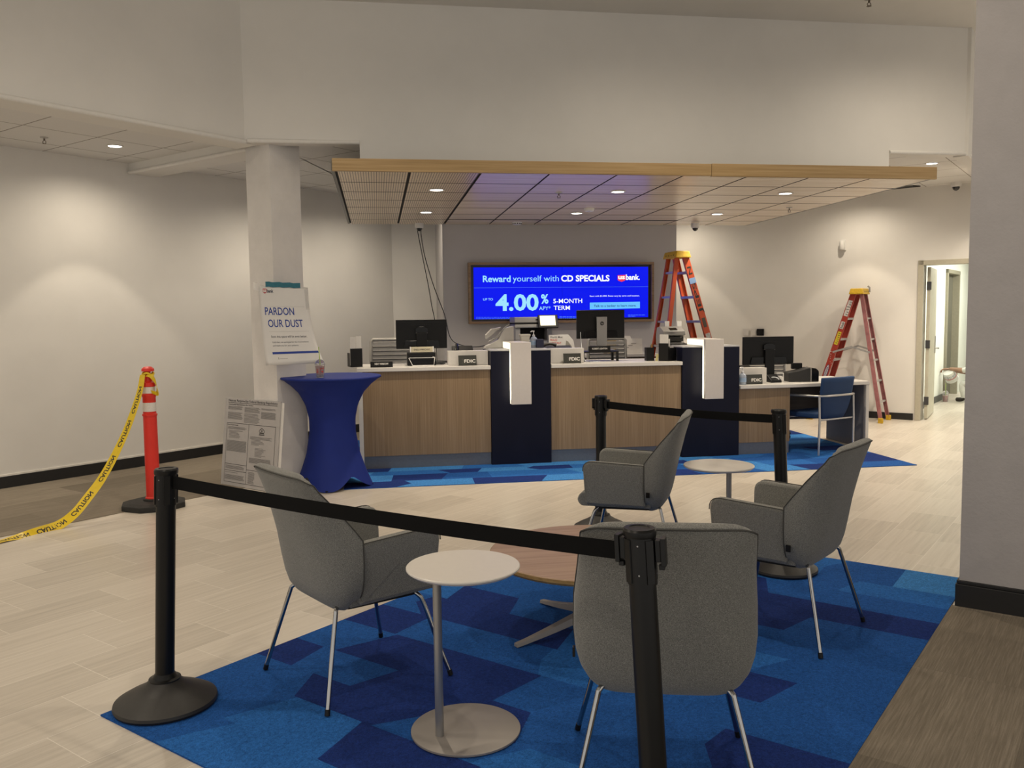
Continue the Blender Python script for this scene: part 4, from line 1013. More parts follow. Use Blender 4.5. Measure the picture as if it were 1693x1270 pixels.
# ---------------------------------------------------------------- blue guest chair at the low desk
CHAIRBLUE = mat('guest_chair_blue', rgb(20, 54, 96), 0.75, var=0.08, vscale=300, bmp=0.25, bscale=600)
TUBE = mat('satin_silver_tube', (0.55, 0.54, 0.53), 0.3, metal=0.75)
t = thing('guest_chair', 'blue upholstered guest chair with silver tube frame, pulled up to the low desk', 'chair', (5.05, 9.27, 0.0065), math.radians(21.7))
bb = MB()
rows = []
for k in range(9):
    s = k / 8; z = 0.405 + s * 0.47
    y = -0.215 - 0.035 * s * s + 0.05 * (1 - s)**3
    w = 0.245 + 0.025 * s - 0.07 * (1 - s)**4
    rows.append([(w * (i / 6 - 1), y - 0.02 * math.cos((i / 6 - 1) * PI / 2) * (1 - 0.4 * s), z) for i in range(13)])
R = bb.grid(rows)
sh = bb.build('backrest', CHAIRBLUE, t, smooth=60)
so = sh.modifiers.new('thickness', 'SOLIDIFY'); so.thickness = 0.035; so.offset = 1.0
sh.modifiers.new('round', 'BEVEL').width = 0.008
bb = MB(); bb.prism(rpoly([(-0.25, -0.19), (0.25, -0.19), (0.26, 0.26), (-0.26, 0.26)], 0.07, 5), 'z', 0.405, 0.465); bb.build('seat', CHAIRBLUE, t, bevel=0.018, bseg=3)
for sx in (-1, 1):
    bb = MB(); bb.tube([(sx * 0.288, -0.25, 0.66), (sx * 0.288, -0.26, 0.40), (sx * 0.292, -0.255, 0.0)], 0.0125, 10); bb.build('rear_leg', TUBE, t, smooth=50)
    bb = MB(); bb.tube([(sx * 0.288, 0.20, 0.66), (sx * 0.288, 0.21, 0.40), (sx * 0.288, 0.23, 0.0)], 0.0125, 10); bb.build('front_leg', TUBE, t, smooth=50)
bb = MB(); bb.tube([(-0.288, 0.22, 0.655), (-0.29, -0.20, 0.665), (-0.275, -0.265, 0.668), (-0.20, -0.285, 0.668), (0.20, -0.285, 0.668), (0.275, -0.265, 0.668), (0.29, -0.20, 0.665), (0.288, 0.22, 0.655)], 0.0125, 10); bb.build('arm_rail', TUBE, t, smooth=50)
bb = MB(); bb.tube([(-0.288, -0.25, 0.395), (0.288, -0.25, 0.395)], 0.010, 8); bb.tube([(-0.288, 0.2, 0.395), (0.288, 0.2, 0.395)], 0.010, 8); bb.build('crossbar', TUBE, t, smooth=50)

# ---------------------------------------------------------------- grey lounge armchairs
def fabric_mat():
    m, nt, p = base_mat('grey_weave')
    oc = coords(nt)
    a = noise(nt, scaled(nt, oc, 900, 900, 260), 1.0, 2.0, 0.6)
    c = noise(nt, scaled(nt, oc, 260, 260, 900), 1.0, 2.0, 0.6)
    f = mth(nt, 'ADD', mth(nt, 'MULTIPLY', a, 0.55), mth(nt, 'MULTIPLY', c, 0.45))
    nt.links.new(ramp(nt, f, [(0.36, rgb(78, 78, 75)), (0.5, rgb(118, 118, 114)), (0.64, rgb(158, 157, 152))]), p.inputs['Base Color'])
    p.inputs['Roughness'].default_value = 0.92
    p.inputs['Specular IOR Level'].default_value = 0.2
    p.inputs['Sheen Weight'].default_value = 0.2
    bump(nt, p, f, 0.35, 0.0015)
    return m
FABRIC = fabric_mat()
PIPING = mat('dark_piping', rgb(66, 65, 62), 0.9)
CHROME = mat('chrome', (0.42, 0.42, 0.42), 0.08, metal=1.0)
def interp(tab, t):
    for (a, x), (c, y) in zip(tab, tab[1:]):
        if t <= c: 
            k = (t - a) / (c - a); return x + (y - x) * k
    return tab[-1][1]
WT = [(0, 0.238), (0.04, 0.262), (0.1, 0.280), (0.18, 0.292), (0.3, 0.298), (0.5, 0.296), (0.75, 0.278), (1, 0.264)]
YR = [(0, -0.165), (0.04, -0.205), (0.1, -0.232), (0.18, -0.248), (0.3, -0.265), (0.5, -0.292), (0.75, -0.330), (1, -0.375)]
YF = [(0, -0.115), (0.50, -0.115), (0.58, -0.145), (0.75, -0.215), (0.92, -0.295), (1, -0.325)]
def shell_pt(t, ph, ins, lift=0.0):
    w = interp(WT, t) - ins; yr = interp(YR, t) + ins; yf = interp(YF, t)
    yr = min(yr, yf - 0.004)
    c, s = math.cos(ph), math.sin(ph); n = 3.6 - 1.0 * t
    zb = 0.362 + 0.055 * abs(c)**5; zt = 0.975 - 0.022 * abs(c)**9
    return (w * math.copysign(abs(c)**(2 / n), c), yf + (yr - yf) * abs(s)**(2 / n), zb + t * (zt - zb) + lift)
def lounge_chair(loc, rz, label):
    t = thing('lounge_armchair', label, 'armchair', loc, rz, 'grey lounge armchairs')
    T = [0.02, 0.05, 0.1, 0.18, 0.3, 0.5, 0.58, 0.66, 0.75, 0.84, 0.92, 0.975]
    N = 36; TH = 0.062
    prof = [(q, 0.0, 0.0) for q in T] + [(1.0, 0.006, -0.004), (1.0, 0.018, 0.004), (1.0, 0.031, 0.006), (1.0, 0.044, 0.004), (1.0, 0.056, -0.004)] + [(q, TH, 0.0) for q in reversed(T)] + [(0.0, 0.05, 0.0), (0.0, 0.03, -0.004), (0.0, 0.012, 0.0)]
    bb = MB()
    R = bb.grid([[shell_pt(q, PI * k / N, i, l) for k in range(N + 1)] for q, i, l in prof])
    for k in range(N): bb.b.faces.new([R[-1][k], R[-1][k + 1], R[0][k + 1], R[0][k]])
    for k in (0, N): bb.b.faces.new([r[k] for r in R])
    bb.build('backrest', FABRIC, t, bevel=0.010, bseg=3, smooth=60)
    edge = [shell_pt(q, 0, -0.001) for q in T] + [shell_pt(0.985, PI * k / N, -0.001) for k in range(1, N)] + [shell_pt(q, PI, -0.001) for q in reversed(T)]
    bb = MB(); bb.tube(edge, 0.0028, 6); bb.build('piping', PIPING, t, smooth=60)
    prof = rpoly([(-0.118, 0.400), (-0.118, 0.672), (0.275, 0.690), (0.262, 0.405)], [0.02, 0.018, 0.065, 0.03], 5)
    for sx in (-1, 1):
        bb = MB()
        bb.prism(prof, 'x', sx * 0.236, sx * 0.294)
        for v in bb.b.verts: v.co.x *= 1 - 0.12 * max(0.0, min(1.0, (0.56 - v.co.z) / 0.16))**2
        bb.build('armrest', FABRIC, t, bevel=0.016, bseg=3, smooth=45)
        bb = MB(); bb.tube([(sx * 0.293, y, z) for y, z in prof[6:18]], 0.0026, 6); bb.build('arm_piping', PIPING, t, smooth=60)
    bb = MB(); bb.prism(rpoly([(-0.150, 0.390), (0.300, 0.390), (0.325, 0.43), (0.300, 0.478), (-0.150, 0.460)], [0.01, 0.04, 0.03, 0.04, 0.01], 5), 'x', -0.234, 0.234); bb.build('seat', FABRIC, t, bevel=0.016, bseg=3, smooth=45)
    bb = MB(); bb.prism(rpoly([(-0.19, -0.16), (0.19, -0.16), (0.21, 0.22), (-0.21, 0.22)], 0.05), 'z', 0.372, 0.392); bb.build('seat_pan', BLACKPL, t)
    for sx in (-1, 1):
        for sy in (-1, 1):
            bb = MB()
            if sy > 0: pts = spline([(sx * 0.08, 0.15, 0.388), (sx * 0.17, 0.175, 0.386), (sx * 0.207, 0.202, 0.370), (sx * 0.226, 0.223, 0.325), (sx * 0.265, 0.263, 0.16), (sx * 0.303, 0.303, 0.012)], 6)
            else: pts = spline([(sx * 0.10, -0.15, 0.402), (sx * 0.185, -0.182, 0.404), (sx * 0.211, -0.204, 0.392), (sx * 0.221, -0.214, 0.36), (sx * 0.263, -0.2605, 0.18), (sx * 0.303, -0.303, 0.012)], 6)
            bb.tube(pts, 0.0098, 12); lg = bb.build('leg', CHROME, t, smooth=60)
            bb = MB(); bb.tube([(sx * 0.3005, sy * 0.3005, 0.024), (sx * 0.3055, sy * 0.3055, 0.0)], 0.0112, 12); bb.build('foot_cap', BLACKPL, lg, smooth=60)
    bb = MB(); bb.box(-0.3015, -0.293, -0.150, -0.128, 0.475, 0.507); bb.build('tag', BLACKGL, t)['label'] = 'small black fabric tag'
    return t
def face_ang(fx, fy): return math.atan2(-fx, fy)
ch = lounge_chair((-0.130, 3.860, 0.0105), face_ang(0.863, 0.505), 'grey armchair at the left, its back to the black belt, beside the white side table')
dup(ch, (2.03, 4.05, 0.0105), face_ang(-0.662, 0.748), 'grey armchair at the right near the textured pillar, facing the coffee table')
dup(ch, (0.945, 2.775, 0.0105), face_ang(0.268, 0.963), 'nearest grey armchair, its wide back behind the foreground stanchion post')
dup(ch, (1.63, 5.37, 0.0105), face_ang(-0.90, 0.436), 'farthest grey armchair, side on before the counter and far stanchions')

# ---------------------------------------------------------------- tables of the lounge
TABLEWHITE = mat('table_white', (0.72, 0.68, 0.63), 0.32, var=0.015)
TAUPE = mat('taupe_metal', (0.30, 0.275, 0.255), 0.48, metal=0.35, var=0.04, vscale=5)
POSTM = mat('silver_post', (0.36, 0.35, 0.34), 0.33, metal=0.7)
def side_table(loc, post, label, h=0.665):
    t = thing('side_table', label, 'side table', loc, 0, 'white round side tables')
    bb = MB(); bb.lathe([(0, h - 0.018), (0.206, h - 0.018), (0.219, h - 0.008), (0.219, h - 0.003), (0.216, h), (0, h)], 64); bb.build('table_top', TABLEWHITE, t, smooth=35)
    bb = MB(); bb.tube([(post[0], post[1], 0.012), (post[0], post[1], h - 0.018)], 0.0165, 20); bb.build('post', POSTM, t, smooth=50)
    bb = MB(); bb.lathe([(0, 0.007), (0.208, 0.007), (0.213, 0.009), (0.213, 0.016), (0.210, 0.018), (0, 0.018)], 64); bb.build('base_plate', TAUPE, t, smooth=35)
    return t
side_table((0.303, 3.225, 0.002), (-0.105, -0.045), 'white round side table in the foreground between two grey armchairs')
side_table((2.105, 5.09, 0.002), (0.035, -0.08), 'white round side table beyond the right armchair, between the two far stanchions')
t = thing('coffee_table', 'low round oak coffee table in the middle of the grey armchairs', 'coffee table', (1.06, 4.20, 0.002))
bb = MB(); bb.lathe([(0, 0.385), (0.50, 0.385), (0.525, 0.398), (0.525, 0.414), (0.520, 0.418), (0, 0.418)], 72)
bb.build('table_top', wood_mat('table_oak', rgb(148, 122, 102), rgb(165, 138, 117), rgb(178, 152, 131), 'X', 0.4, 0.6), t, smooth=30)
bb = MB(); bb.lathe([(0.516, 0.386), (0.527, 0.398), (0.527, 0.413)], 72); bb.build('edge_band', wood_mat('table_edge', rgb(140, 112, 68), rgb(156, 127, 80), rgb(168, 140, 92), 'X', 0.45), t, smooth=30)
bb = MB(); bb.tube([(0, 0, 0.06), (0, 0, 0.385)], 0.032, 20); bb.build('column', POSTM, t, smooth=50)
for k in range(4):
    a = math.radians(203 + 90 * k); c, s = math.cos(a), math.sin(a)
    bb = MB(); prev = None
    def sec(d, z, hw, hh):
        return [Vector((d * c - s * x, d * s + c * x, z + y)) for x, y in ((-hw, -hh), (hw, -hh), (hw * 0.8, hh), (-hw * 0.8, hh))]
    R = bb.grid([sec(d, z, hw, hh) for d, z, hw, hh in ((0.0, 0.092, 0.03, 0.022), (0.12, 0.080, 0.027, 0.019), (0.28, 0.048, 0.022, 0.014), (0.40, 0.027, 0.018, 0.010), (0.47, 0.017, 0.016, 0.009))], closed=True)
    bb.b.faces.new(R[0]); bb.b.faces.new(R[-1])
    bb.build('leg', TAUPE, t, bevel=0.002)

# ---------------------------------------------------------------- belt stanchions
SBLACK = mat('stanchion_black', (0.005, 0.005, 0.005), 0.36, var=0.1, vscale=4, spec=0.3)
SBASE = mat('stanchion_base', (0.015, 0.0135, 0.0125), 0.5, var=0.15, vscale=7, bmp=0.15, bscale=60)
BELT = mat('black_webbing', (0.004, 0.004, 0.0042), 0.8, bmp=0.3, bscale=800, spec=0.15)
RIVET = mat('rivet', (0.35, 0.35, 0.35), 0.35, metal=0.8)
def stanchion(loc, rz, label, clips, lean=(0.0, 0.0)):
    """The base lies flat; the post leans by lean (metres per metre of height) where its belt pulls it."""
    t = thing('stanchion', label, 'stanchion', loc, rz, 'black belt stanchions')
    def tip(bb):
        for v in bb.b.verts:
            h = max(0.0, v.co.z - 0.11); v.co.x += lean[0] * h; v.co.y += lean[1] * h
        return bb
    bb = MB(); bb.lathe([(0, 0.0), (0.203, 0.0), (0.208, 0.010), (0.205, 0.022), (0.165, 0.045), (0.115, 0.068), (0.075, 0.092), (0.060, 0.112), (0, 0.112)], 56); bb.build('base', SBASE, t, smooth=30)
    bb = MB(); bb.lathe([(0.064, 0.106), (0.064, 0.112), (0.050, 0.116), (0.042, 0.130), (0.0385, 0.135), (0.0385, 0.86), (0, 0.86)], 40)
    tip(bb).build('post', SBLACK, t, smooth=30)
    bb = MB(); bb.lathe([(0, 0.855), (0.0425, 0.855), (0.0425, 0.985), (0, 0.985)], 40)
    for k in range(4):
        a = k * PI / 2 + 0.3
        bb.box(0.040, 0.0455, -0.012, 0.012, 0.862, 0.980, M=Matrix.Rotation(a, 4, 'Z'))
    for k in range(4):
        a = k * PI / 2 + 0.3 + PI / 4
        for z in (0.885, 0.965): bb.lathe([(0, 0), (0.0025, 0.0), (0, 0.0012)], 8, m=1, M=Matrix.Rotation(a, 4, 'Z') @ Matrix.Translation((0.0425, 0, z)) @ Matrix.Rotation(PI / 2, 4, 'Y'))
    hs = tip(bb).build('belt_housing', [SBLACK, RIVET], t, smooth=30)
    bb = MB(); bb.lathe([(0, 0.985), (0.0455, 0.985), (0.047, 0.990), (0.047, 1.002), (0.043, 1.008), (0.030, 1.0085), (0.028, 1.006), (0, 1.006)], 40); tip(bb).build('cap', SBLACK, t, smooth=30)
    for a in clips:
        M = Matrix.Rotation(a, 4, 'Z')
        bb = MB(); bb.box(0.042, 0.058, -0.016, 0.016, 0.918, 0.978, M=M); bb.box(0.058, 0.072, -0.020, 0.020, 0.908, 0.984, M=M); bb.box(0.050, 0.066, -0.010, 0.010, 0.896, 0.910, M=M)
        tip(bb).build('belt_clip', SBLACK, t, bevel=0.002)
    return t
def belt(root, a, c, sag, w=0.053):
    """A webbing strip in world space from a to c, made a part of root."""
    bpy.context.view_layer.update()
    inv = root.matrix_world.inverted()
    a, c = Vector(a), Vector(c)
    pts = []
    for k in range(25):
        s = k / 24; p = a.lerp(c, s); p.z -= sag * 4 * s * (1 - s); pts.append(inv @ p)
    up = inv.to_3x3() @ Vector((0, 0, w))
    bb = MB(); bb.ribbon(pts, [up] * 25, 0.0022); return bb.build('belt', BELT, root)
def dirang(p, q): return math.atan2(q[1] - p[1], q[0] - p[0])
P1, P2, P3 = (-0.920, 3.690), (1.635, 6.200), (2.478, 4.950)
B4, T4 = Vector((0.735, 2.165, 0.0)), Vector((0.719, 2.305, 1.0))
ax = (T4 - B4).normalized()
P4 = (0.719, 2.300)
LEAN1 = (0.060, -0.051)
LEAN3 = (-0.030, 0.036)
s1 = stanchion((*P1, 0.0085), 0, 'black stanchion at the left corner of the blue carpet, belt running to the foreground', [], LEAN1)
s2 = stanchion((*P2, 0.0085), 0, 'farthest black stanchion, standing behind the farthest grey armchair', [dirang(P2, P3), dirang(P2, P3) + PI])
s3 = stanchion((*P3, 0.0105), 0, 'black stanchion right of the far white side table, behind the right armchair', [], LEAN3)
s4 = stanchion((0.728, 2.165, 0.0105), 0, 'nearest black stanchion in front of the nearest grey armchair', [dirang(P4, P1), dirang(P4, P1) + PI + 0.25], (-0.011, 0.155))
def along(p, q, d): 
    l = math.hypot(q[0] - p[0], q[1] - p[1]); return (p[0] + (q[0] - p[0]) * d / l, p[1] + (q[1] - p[1]) * d / l)
T1 = (P1[0] + LEAN1[0] * 0.85, P1[1] + LEAN1[1] * 0.85)
T3 = (P3[0] + LEAN3[0] * 0.85, P3[1] + LEAN3[1] * 0.85)
q1, q4 = along(T1, P4, 0.040), along(P4, T1, 0.062)
belt(s1, (*q1, 0.962), (*q4, 0.945), 0.016)
q3, q2 = along(T3, P2, 0.040), along(P2, T3, 0.062)
belt(s3, (*q3, 0.957), (*q2, 0.952), 0.012)

# ---------------------------------------------------------------- left side: cocktail table, drink, poster, notice board, delineator, tape
STRETCH = mat('royal_blue_stretch', rgb(11, 36, 118), 0.7, var=0.05, vscale=5, spec=0.35)
t = thing('cocktail_table', 'tall round cocktail table in a royal blue stretch cover by the column', 'table', (-0.45, 8.385, 0.0065))
bb = MB(); bb.lathe([(0, 1.035), (0.462, 1.035), (0.474, 1.042), (0.477, 1.052), (0.470, 1.060), (0, 1.062)], 64); bb.build('covered_top', STRETCH, t, smooth=40)
RC = [(0.0, 0.345), (0.05, 0.325), (0.15, 0.288), (0.3, 0.242), (0.5, 0.212), (0.62, 0.214), (0.75, 0.245), (0.86, 0.305), (0.94, 0.385), (0.985, 0.452), (1.0, 0.474)]
A0 = math.radians(-8)
rows = []
NA = 72
for j in range(31):
    s = j / 30; row = []
    for k in range(NA):
        a = 2 * PI * k / NA
        kk = abs(math.cos(2 * (a - A0)))**1.6       # 1 at the feet, 0 between
        hem = 0.115 * max(0.0, 1 - kk)**1.4
        z = hem * max(0.0, 1 - s)**2.2 + 1.048 * s
        r0 = interp(RC, s)
        corner = math.cos((a - A0 + PI / 4) % (PI / 2) - PI / 4)
        sq = (1.0 / corner) / 1.2071 if False else (0.80 + 0.20 * kk)
        f = max(0.0, 1 - s)**1.15
        r = r0 * (1 - f) + r0 * (1.09 * sq) * f
        row.append((r * math.cos(a), r * math.sin(a), z))
    rows.append(row)
bb = MB(); bb.grid(rows, closed=True); sk = bb.build('stretch_skirt', STRETCH, t, smooth=60)
for k in range(4):
    a = A0 + k * PI / 2
    bb = MB(); bb.lathe([(0, 0), (0.02, 0), (0.022, 0.012), (0, 0.02)], 12, c=(0.355 * math.cos(a), 0.355 * math.sin(a), 0)); bb.build('foot', SBLACK, t, smooth=40)
bb = MB(); bb.tube([(0, 0, 0.25), (0, 0, 1.03)], 0.03, 12); bb.build('pole', GREYMETAL, t)

t = thing('iced_drink', 'clear plastic cup of red iced drink with green straw on the blue cocktail table', 'cup', (-0.535, 8.12, 1.0695))
bb = MB(); bb.lathe([(0, 0.0), (0.034, 0.0), (0.0355, 0.02), (0.046, 0.125), (0.0455, 0.125), (0.034, 0.004), (0, 0.004)], 28); bb.build('cup', mat('clear_cup', (0.9, 0.88, 0.88), 0.08, trans=0.85), t, smooth=45)
bb = MB(); bb.lathe([(0, 0.005), (0.0325, 0.005), (0.034, 0.030), (0, 0.030)], 24); bb.build('dark_syrup', mat('dark_syrup', (0.05, 0.006, 0.008), 0.25), t, smooth=45)
bb = MB(); bb.lathe([(0, 0.031), (0.034, 0.031), (0.0425, 0.108), (0, 0.112)], 24); bb.build('red_drink', mat('red_ice', (0.42, 0.055, 0.05), 0.3, var=0.5, vscale=60), t, smooth=45)
bb = MB(); bb.lathe([(0.0475, 0.122), (0.049, 0.127), (0.046, 0.131)] + [(0.044 * math.cos(q), 0.131 + 0.038 * math.sin(q)) for q in [k * PI / 14 for k in range(6)]] + [(0.012, 0.168)], 28); bb.build('dome_lid', mat('clear_lid', (0.92, 0.92, 0.92), 0.06, trans=0.9), t, smooth=60)
bb = MB(); bb.tube([(0.006, 0.0, 0.03), (0.0, 0.0, 0.17), (-0.006, 0.0, 0.285)], 0.0042, 8); bb.build('straw', mat('lime_straw', (0.36, 0.50, 0.10), 0.4), t, smooth=60)
bb = MB()
rnd = random.Random(4)
for k in range(9):
    a = -PI / 2 + rnd.uniform(-0.9, 0.9); z = rnd.uniform(0.05, 0.095); r = 0.0372 + 0.085 * (z - 0.02) * 1.0
    bb.box(-0.008, 0.008, -0.0008, 0.0008, -0.003, 0.003, M=Matrix.Translation((r * math.cos(a), r * math.sin(a), z)) @ Matrix.Rotation(a + PI / 2, 4, 'Z') @ Matrix.Rotation(rnd.uniform(-0.5, 0.5), 4, 'Y'))
bb.build('printed_pattern', mat('cup_print_red', (0.55, 0.03, 0.02), 0.5), t)

# poster on the column
PW, PH = 1.0, 1.0
def poster_pt(s, q):
    """s across 0..1, q down 0..1."""
    xl = -1.075 + 0.010 * q + 0.045 * q * q
    xr = -0.632 + 0.02 * q + 0.115 * max(0.0, q)**2.6
    x = xl + (xr - xl) * s
    y = 8.215 + 0.55 * (x + 0.92)**2 * (1 - 0.6 * q) - 0.07 * q**2 + 0.012 * math.sin(5 * q + 3 * s) * q
    zt = 1.925 - 0.02 * s; zb = 1.190 + 0.010 * s
    return Vector((x, y, zt + (zb - zt) * q))
def warp(bb, off):
    for v in bb.b.verts:
        p = poster_pt(v.co.x, -v.co.y); v.co = Vector((p.x, p.y - off, p.z))
t = thing('notice_poster', 'white poster reading pardon our dust, taped to the corner column', 'poster', (0, 0, 0))
bb = MB(); bb.grid([[(i / 16, -j / 20, 0) for i in range(17)] for j in range(21)]); warp(bb, 0.0)
ps = bb.build('sheet', mat('poster_paper', (0.66, 0.645, 0.625), 0.45, var=0.02, vscale=8), t, smooth=80); ps.modifiers.new('thickness', 'SOLIDIFY').thickness = 0.002
I4 = Matrix.Identity(4)
PBLUE = mat('poster_blue', rgb(20, 52, 140), 0.5); PGREY = mat('poster_grey', rgb(70, 72, 84), 0.6)
def ptext(bb, s, x0, x1, y, cap, bold=0.0): bb.text(s, x0, x1, -y, cap, I4, 0, bold)
bb = MB(); ptext(bb, 'PARDON', 0.10, 0.685, 0.365, 0.10, 0.012); ptext(bb, 'OUR DUST', 0.14, 0.83, 0.52, 0.10, 0.012); warp(bb, 0.003); bb.build('headline', PBLUE, t)
bb = MB(); ptext(bb, 'Soon this space will be even better.', 0.17, 0.86, 0.655, 0.030, 0.006); ptext(bb, 'Until then, we apologize for the inconvenience', 0.18, 0.86, 0.722, 0.022); ptext(bb, 'and thank you for your patience.', 0.18, 0.66, 0.765, 0.022); warp(bb, 0.003); bb.build('body_lettering', PGREY, t)
bb = MB()
bb.grid([[(0.15 + 0.83 * i / 10, -(0.835 + 0.028 * j), 0) for i in range(11)] for j in range(2)])
warp(bb, 0.0028); bb.build('blue_band', PBLUE, t)
bb = MB(); bb.face([(0.235 + 0.03 * 0, -0.93, 0), (0.25, -0.93, 0), (0.25, -0.905, 0), (0.235, -0.905, 0)]); bb.face([(0.265, -0.925, 0), (0.40, -0.925, 0), (0.40, -0.918, 0), (0.265, -0.918, 0)])
bb.grid([[(0.10 + 0.80 * i / 8, -(y + 0.002 * j), 0) for i in range(9)] for j in range(2) for y in (0.255,)]); bb.grid([[(0.14 + 0.78 * i / 8, -(y + 0.002 * j), 0) for i in range(9)] for j in range(2) for y in (0.575,)])
warp(bb, 0.0028); bb.build('thin_rules', mat('poster_rule', (0.35, 0.34, 0.33), 0.6), t)
bb = MB(); bb.face([(0.085, -0.035, 0), (0.165, -0.035, 0), (0.165, -0.080, 0), (0.125, -0.100, 0), (0.085, -0.080, 0)]); warp(bb, 0.0028); bb.build('shield', mat('shield_red', (0.45, 0.03, 0.05), 0.5), t)
bb = MB(); ptext(bb, 'us', 0.092, 0.158, 0.078, 0.05, 0.03); warp(bb, 0.0042); bb.build('shield_lettering', PAPER, t)
bb = MB(); ptext(bb, 'bank', 0.170, 0.30, 0.082, 0.042, 0.03); warp(bb, 0.003); bb.build('logo_lettering', mat('poster_navy', rgb(20, 26, 60), 0.5), t)
bb = MB(); bb.grid([[(0.15 + 0.70 * i / 10, 0.052 - 0.064 * j + 0.004 * math.sin(i * 2.1), 0) for i in range(11)] for j in range(2)]); warp(bb, 0.006)
tp = bb.build('teal_tape', mat('teal_tape', (0.006, 0.12, 0.17), 0.35, var=0.15, vscale=40), t); tp.modifiers.new('thickness', 'SOLIDIFY').thickness = 0.002
bb = MB(); bb.grid([[(-0.10 + 0.12 * i / 5, 0.045 - 0.05 * j - 0.02 * (i / 5) + 0.008 * math.sin(i * 3 + j), 0) for i in range(6)] for j in range(3)])
bb.grid([[(0.93 + 0.07 * j, -0.03 - 0.26 * i / 6 + 0.004 * math.sin(i * 2), 0) for j in range(2)] for i in range(7)]); warp(bb, 0.005)
bb.build('clear_tape', mat('clear_tape', (0.75, 0.73, 0.70), 0.2, trans=0.55), t)

# leaning notice board
L = Matrix.Translation(UV(5.050, 6.845, 0.004)) @ Matrix.Rotation(-PI / 4, 4, 'Z') @ Matrix.Rotation(math.radians(-6.6), 4, 'X')
t = thing('notice_board', 'white regulatory notice sheet leaning on the column foot beside the cocktail table', 'notice board', (0, 0, 0))
BH, BW = 0.85, 0.418
bb = MB(); bb.box(-BW, BW, 0.0, 0.012, 0.0, BH, M=L); bb.build('board', mat('notice_paper', (0.42, 0.405, 0.40), 0.4, var=0.03, vscale=8), t, bevel=0.001)
bb = MB(); bb.box(-BW + 0.02, BW + 0.035, 0.013, 0.018, 0.0, BH - 0.012, M=L); bb.build('backing_sheet', PAPER, t)
F = L @ facing((0, -0.0015, 0), 0)
NI = mat('notice_ink', (0.055, 0.053, 0.055), 0.6); NG = mat('notice_ink_grey', (0.20, 0.195, 0.19), 0.6)
def nz(px): return (px - 165) / 670.0 * 0.80 - 0.40      # from the close look: 165..840 across
def nzz(py): return BH - (py - 165) / 1040.0 * 0.83
bb = MB()
bb.text('Notices Required by Federal Banking Regulations', -0.365, 0.375, nzz(206), 0.024, F, 0, 0.006)
bb.text('Community Reinvestment Act Notice', -0.365, 0.02, nzz(246), 0.012, F, 0, 0.02)
bb.text('Equal Housing Lender', -0.355, -0.19, nzz(496), 0.010, F, 0, 0.02)
bb.build('heading_lettering', NI, t)
def hline(bb, x0, x1, z, h=0.004): bb.face([F @ Vector(p) for p in ((x0, z, 0), (x1, z, 0), (x1, z + h, 0), (x0, z + h, 0))])
def vline(bb, x, z0, z1, w=0.004): bb.face([F @ Vector(p) for p in ((x, z0, 0), (x + w, z0, 0), (x + w, z1, 0), (x, z1, 0))])
bb = MB()
hline(bb, -0.37, 0.375, nzz(222)); hline(bb, -0.37, 0.37, nzz(470)); hline(bb, -0.37, 0.37, nzz(1190)); hline(bb, -0.37, -0.03, nzz(970)); hline(bb, -0.37, -0.03, nzz(1050)); hline(bb, -0.03, 0.37, nzz(1015))
for x in (-0.37, -0.032, 0.366): vline(bb, x, nzz(1190), nzz(470))
bb.build('ruled_box', NI, t)
bb = MB(); rnd = random.Random(21)
def para(x0, x1, py0, py1, step=11, ragged=0.15):
    y = py0
    while y < py1:
        hline(bb, x0, x1 - (x1 - x0) * rnd.uniform(0, ragged), nzz(y), 0.0042); y += step
para(-0.365, -0.13, 268, 305); para(-0.365, -0.13, 342, 420); para(-0.11, 0.13, 268, 330); para(-0.11, 0.13, 345, 450, 13); para(0.145, 0.36, 268, 290); para(0.145, 0.36, 312, 385, 9, 0.04)
para(-0.35, -0.05, 518, 548); para(-0.33, -0.1, 562, 660, 14, 0.4); para(-0.355, -0.05, 685, 815, 9, 0.03); para(-0.355, -0.045, 992, 1030); para(-0.355, -0.045, 1072, 1090, 20, 0.5); para(-0.355, -0.045, 1105, 1160, 10)
para(-0.0, 0.34, 612, 640, 12); para(0.02, 0.22, 650, 720, 14, 0.5); para(0.08, 0.28, 745, 850, 14, 0.5); para(0.0, 0.33, 868, 925, 9, 0.05); para(0.10, 0.24, 945, 1000, 12); para(0.0, 0.1, 1040, 1180, 11); para(0.24, 0.35, 1030, 1060, 9)
bb.build('fine_print', NG, t)
bb = MB(); cx = 0.17
outer = [(cx - 0.032, nzz(548)), (cx - 0.032, nzz(527)), (cx, nzz(502)), (cx + 0.032, nzz(527)), (cx + 0.032, nzz(548))]
for (xa, ya), (xb, yb) in zip(outer, outer[1:] + outer[:1]):
    d = Vector((xb - xa, yb - ya, 0)).normalized(); n = Vector((-d.y, d.x, 0)) * 0.007
    bb.face([F @ Vector(p) for p in ((xa, ya, 0), (xb, yb, 0), (xb + n.x, yb + n.y, 0), (xa + n.x, ya + n.y, 0))])
hline(bb, cx - 0.012, cx + 0.012, nzz(530), 0.006); hline(bb, cx - 0.012, cx + 0.012, nzz(541), 0.006); hline(bb, cx - 0.036, cx + 0.036, nzz(566), 0.006); hline(bb, cx - 0.04, cx + 0.04, nzz(582), 0.008)
bb.build('house_emblem', NI, t)

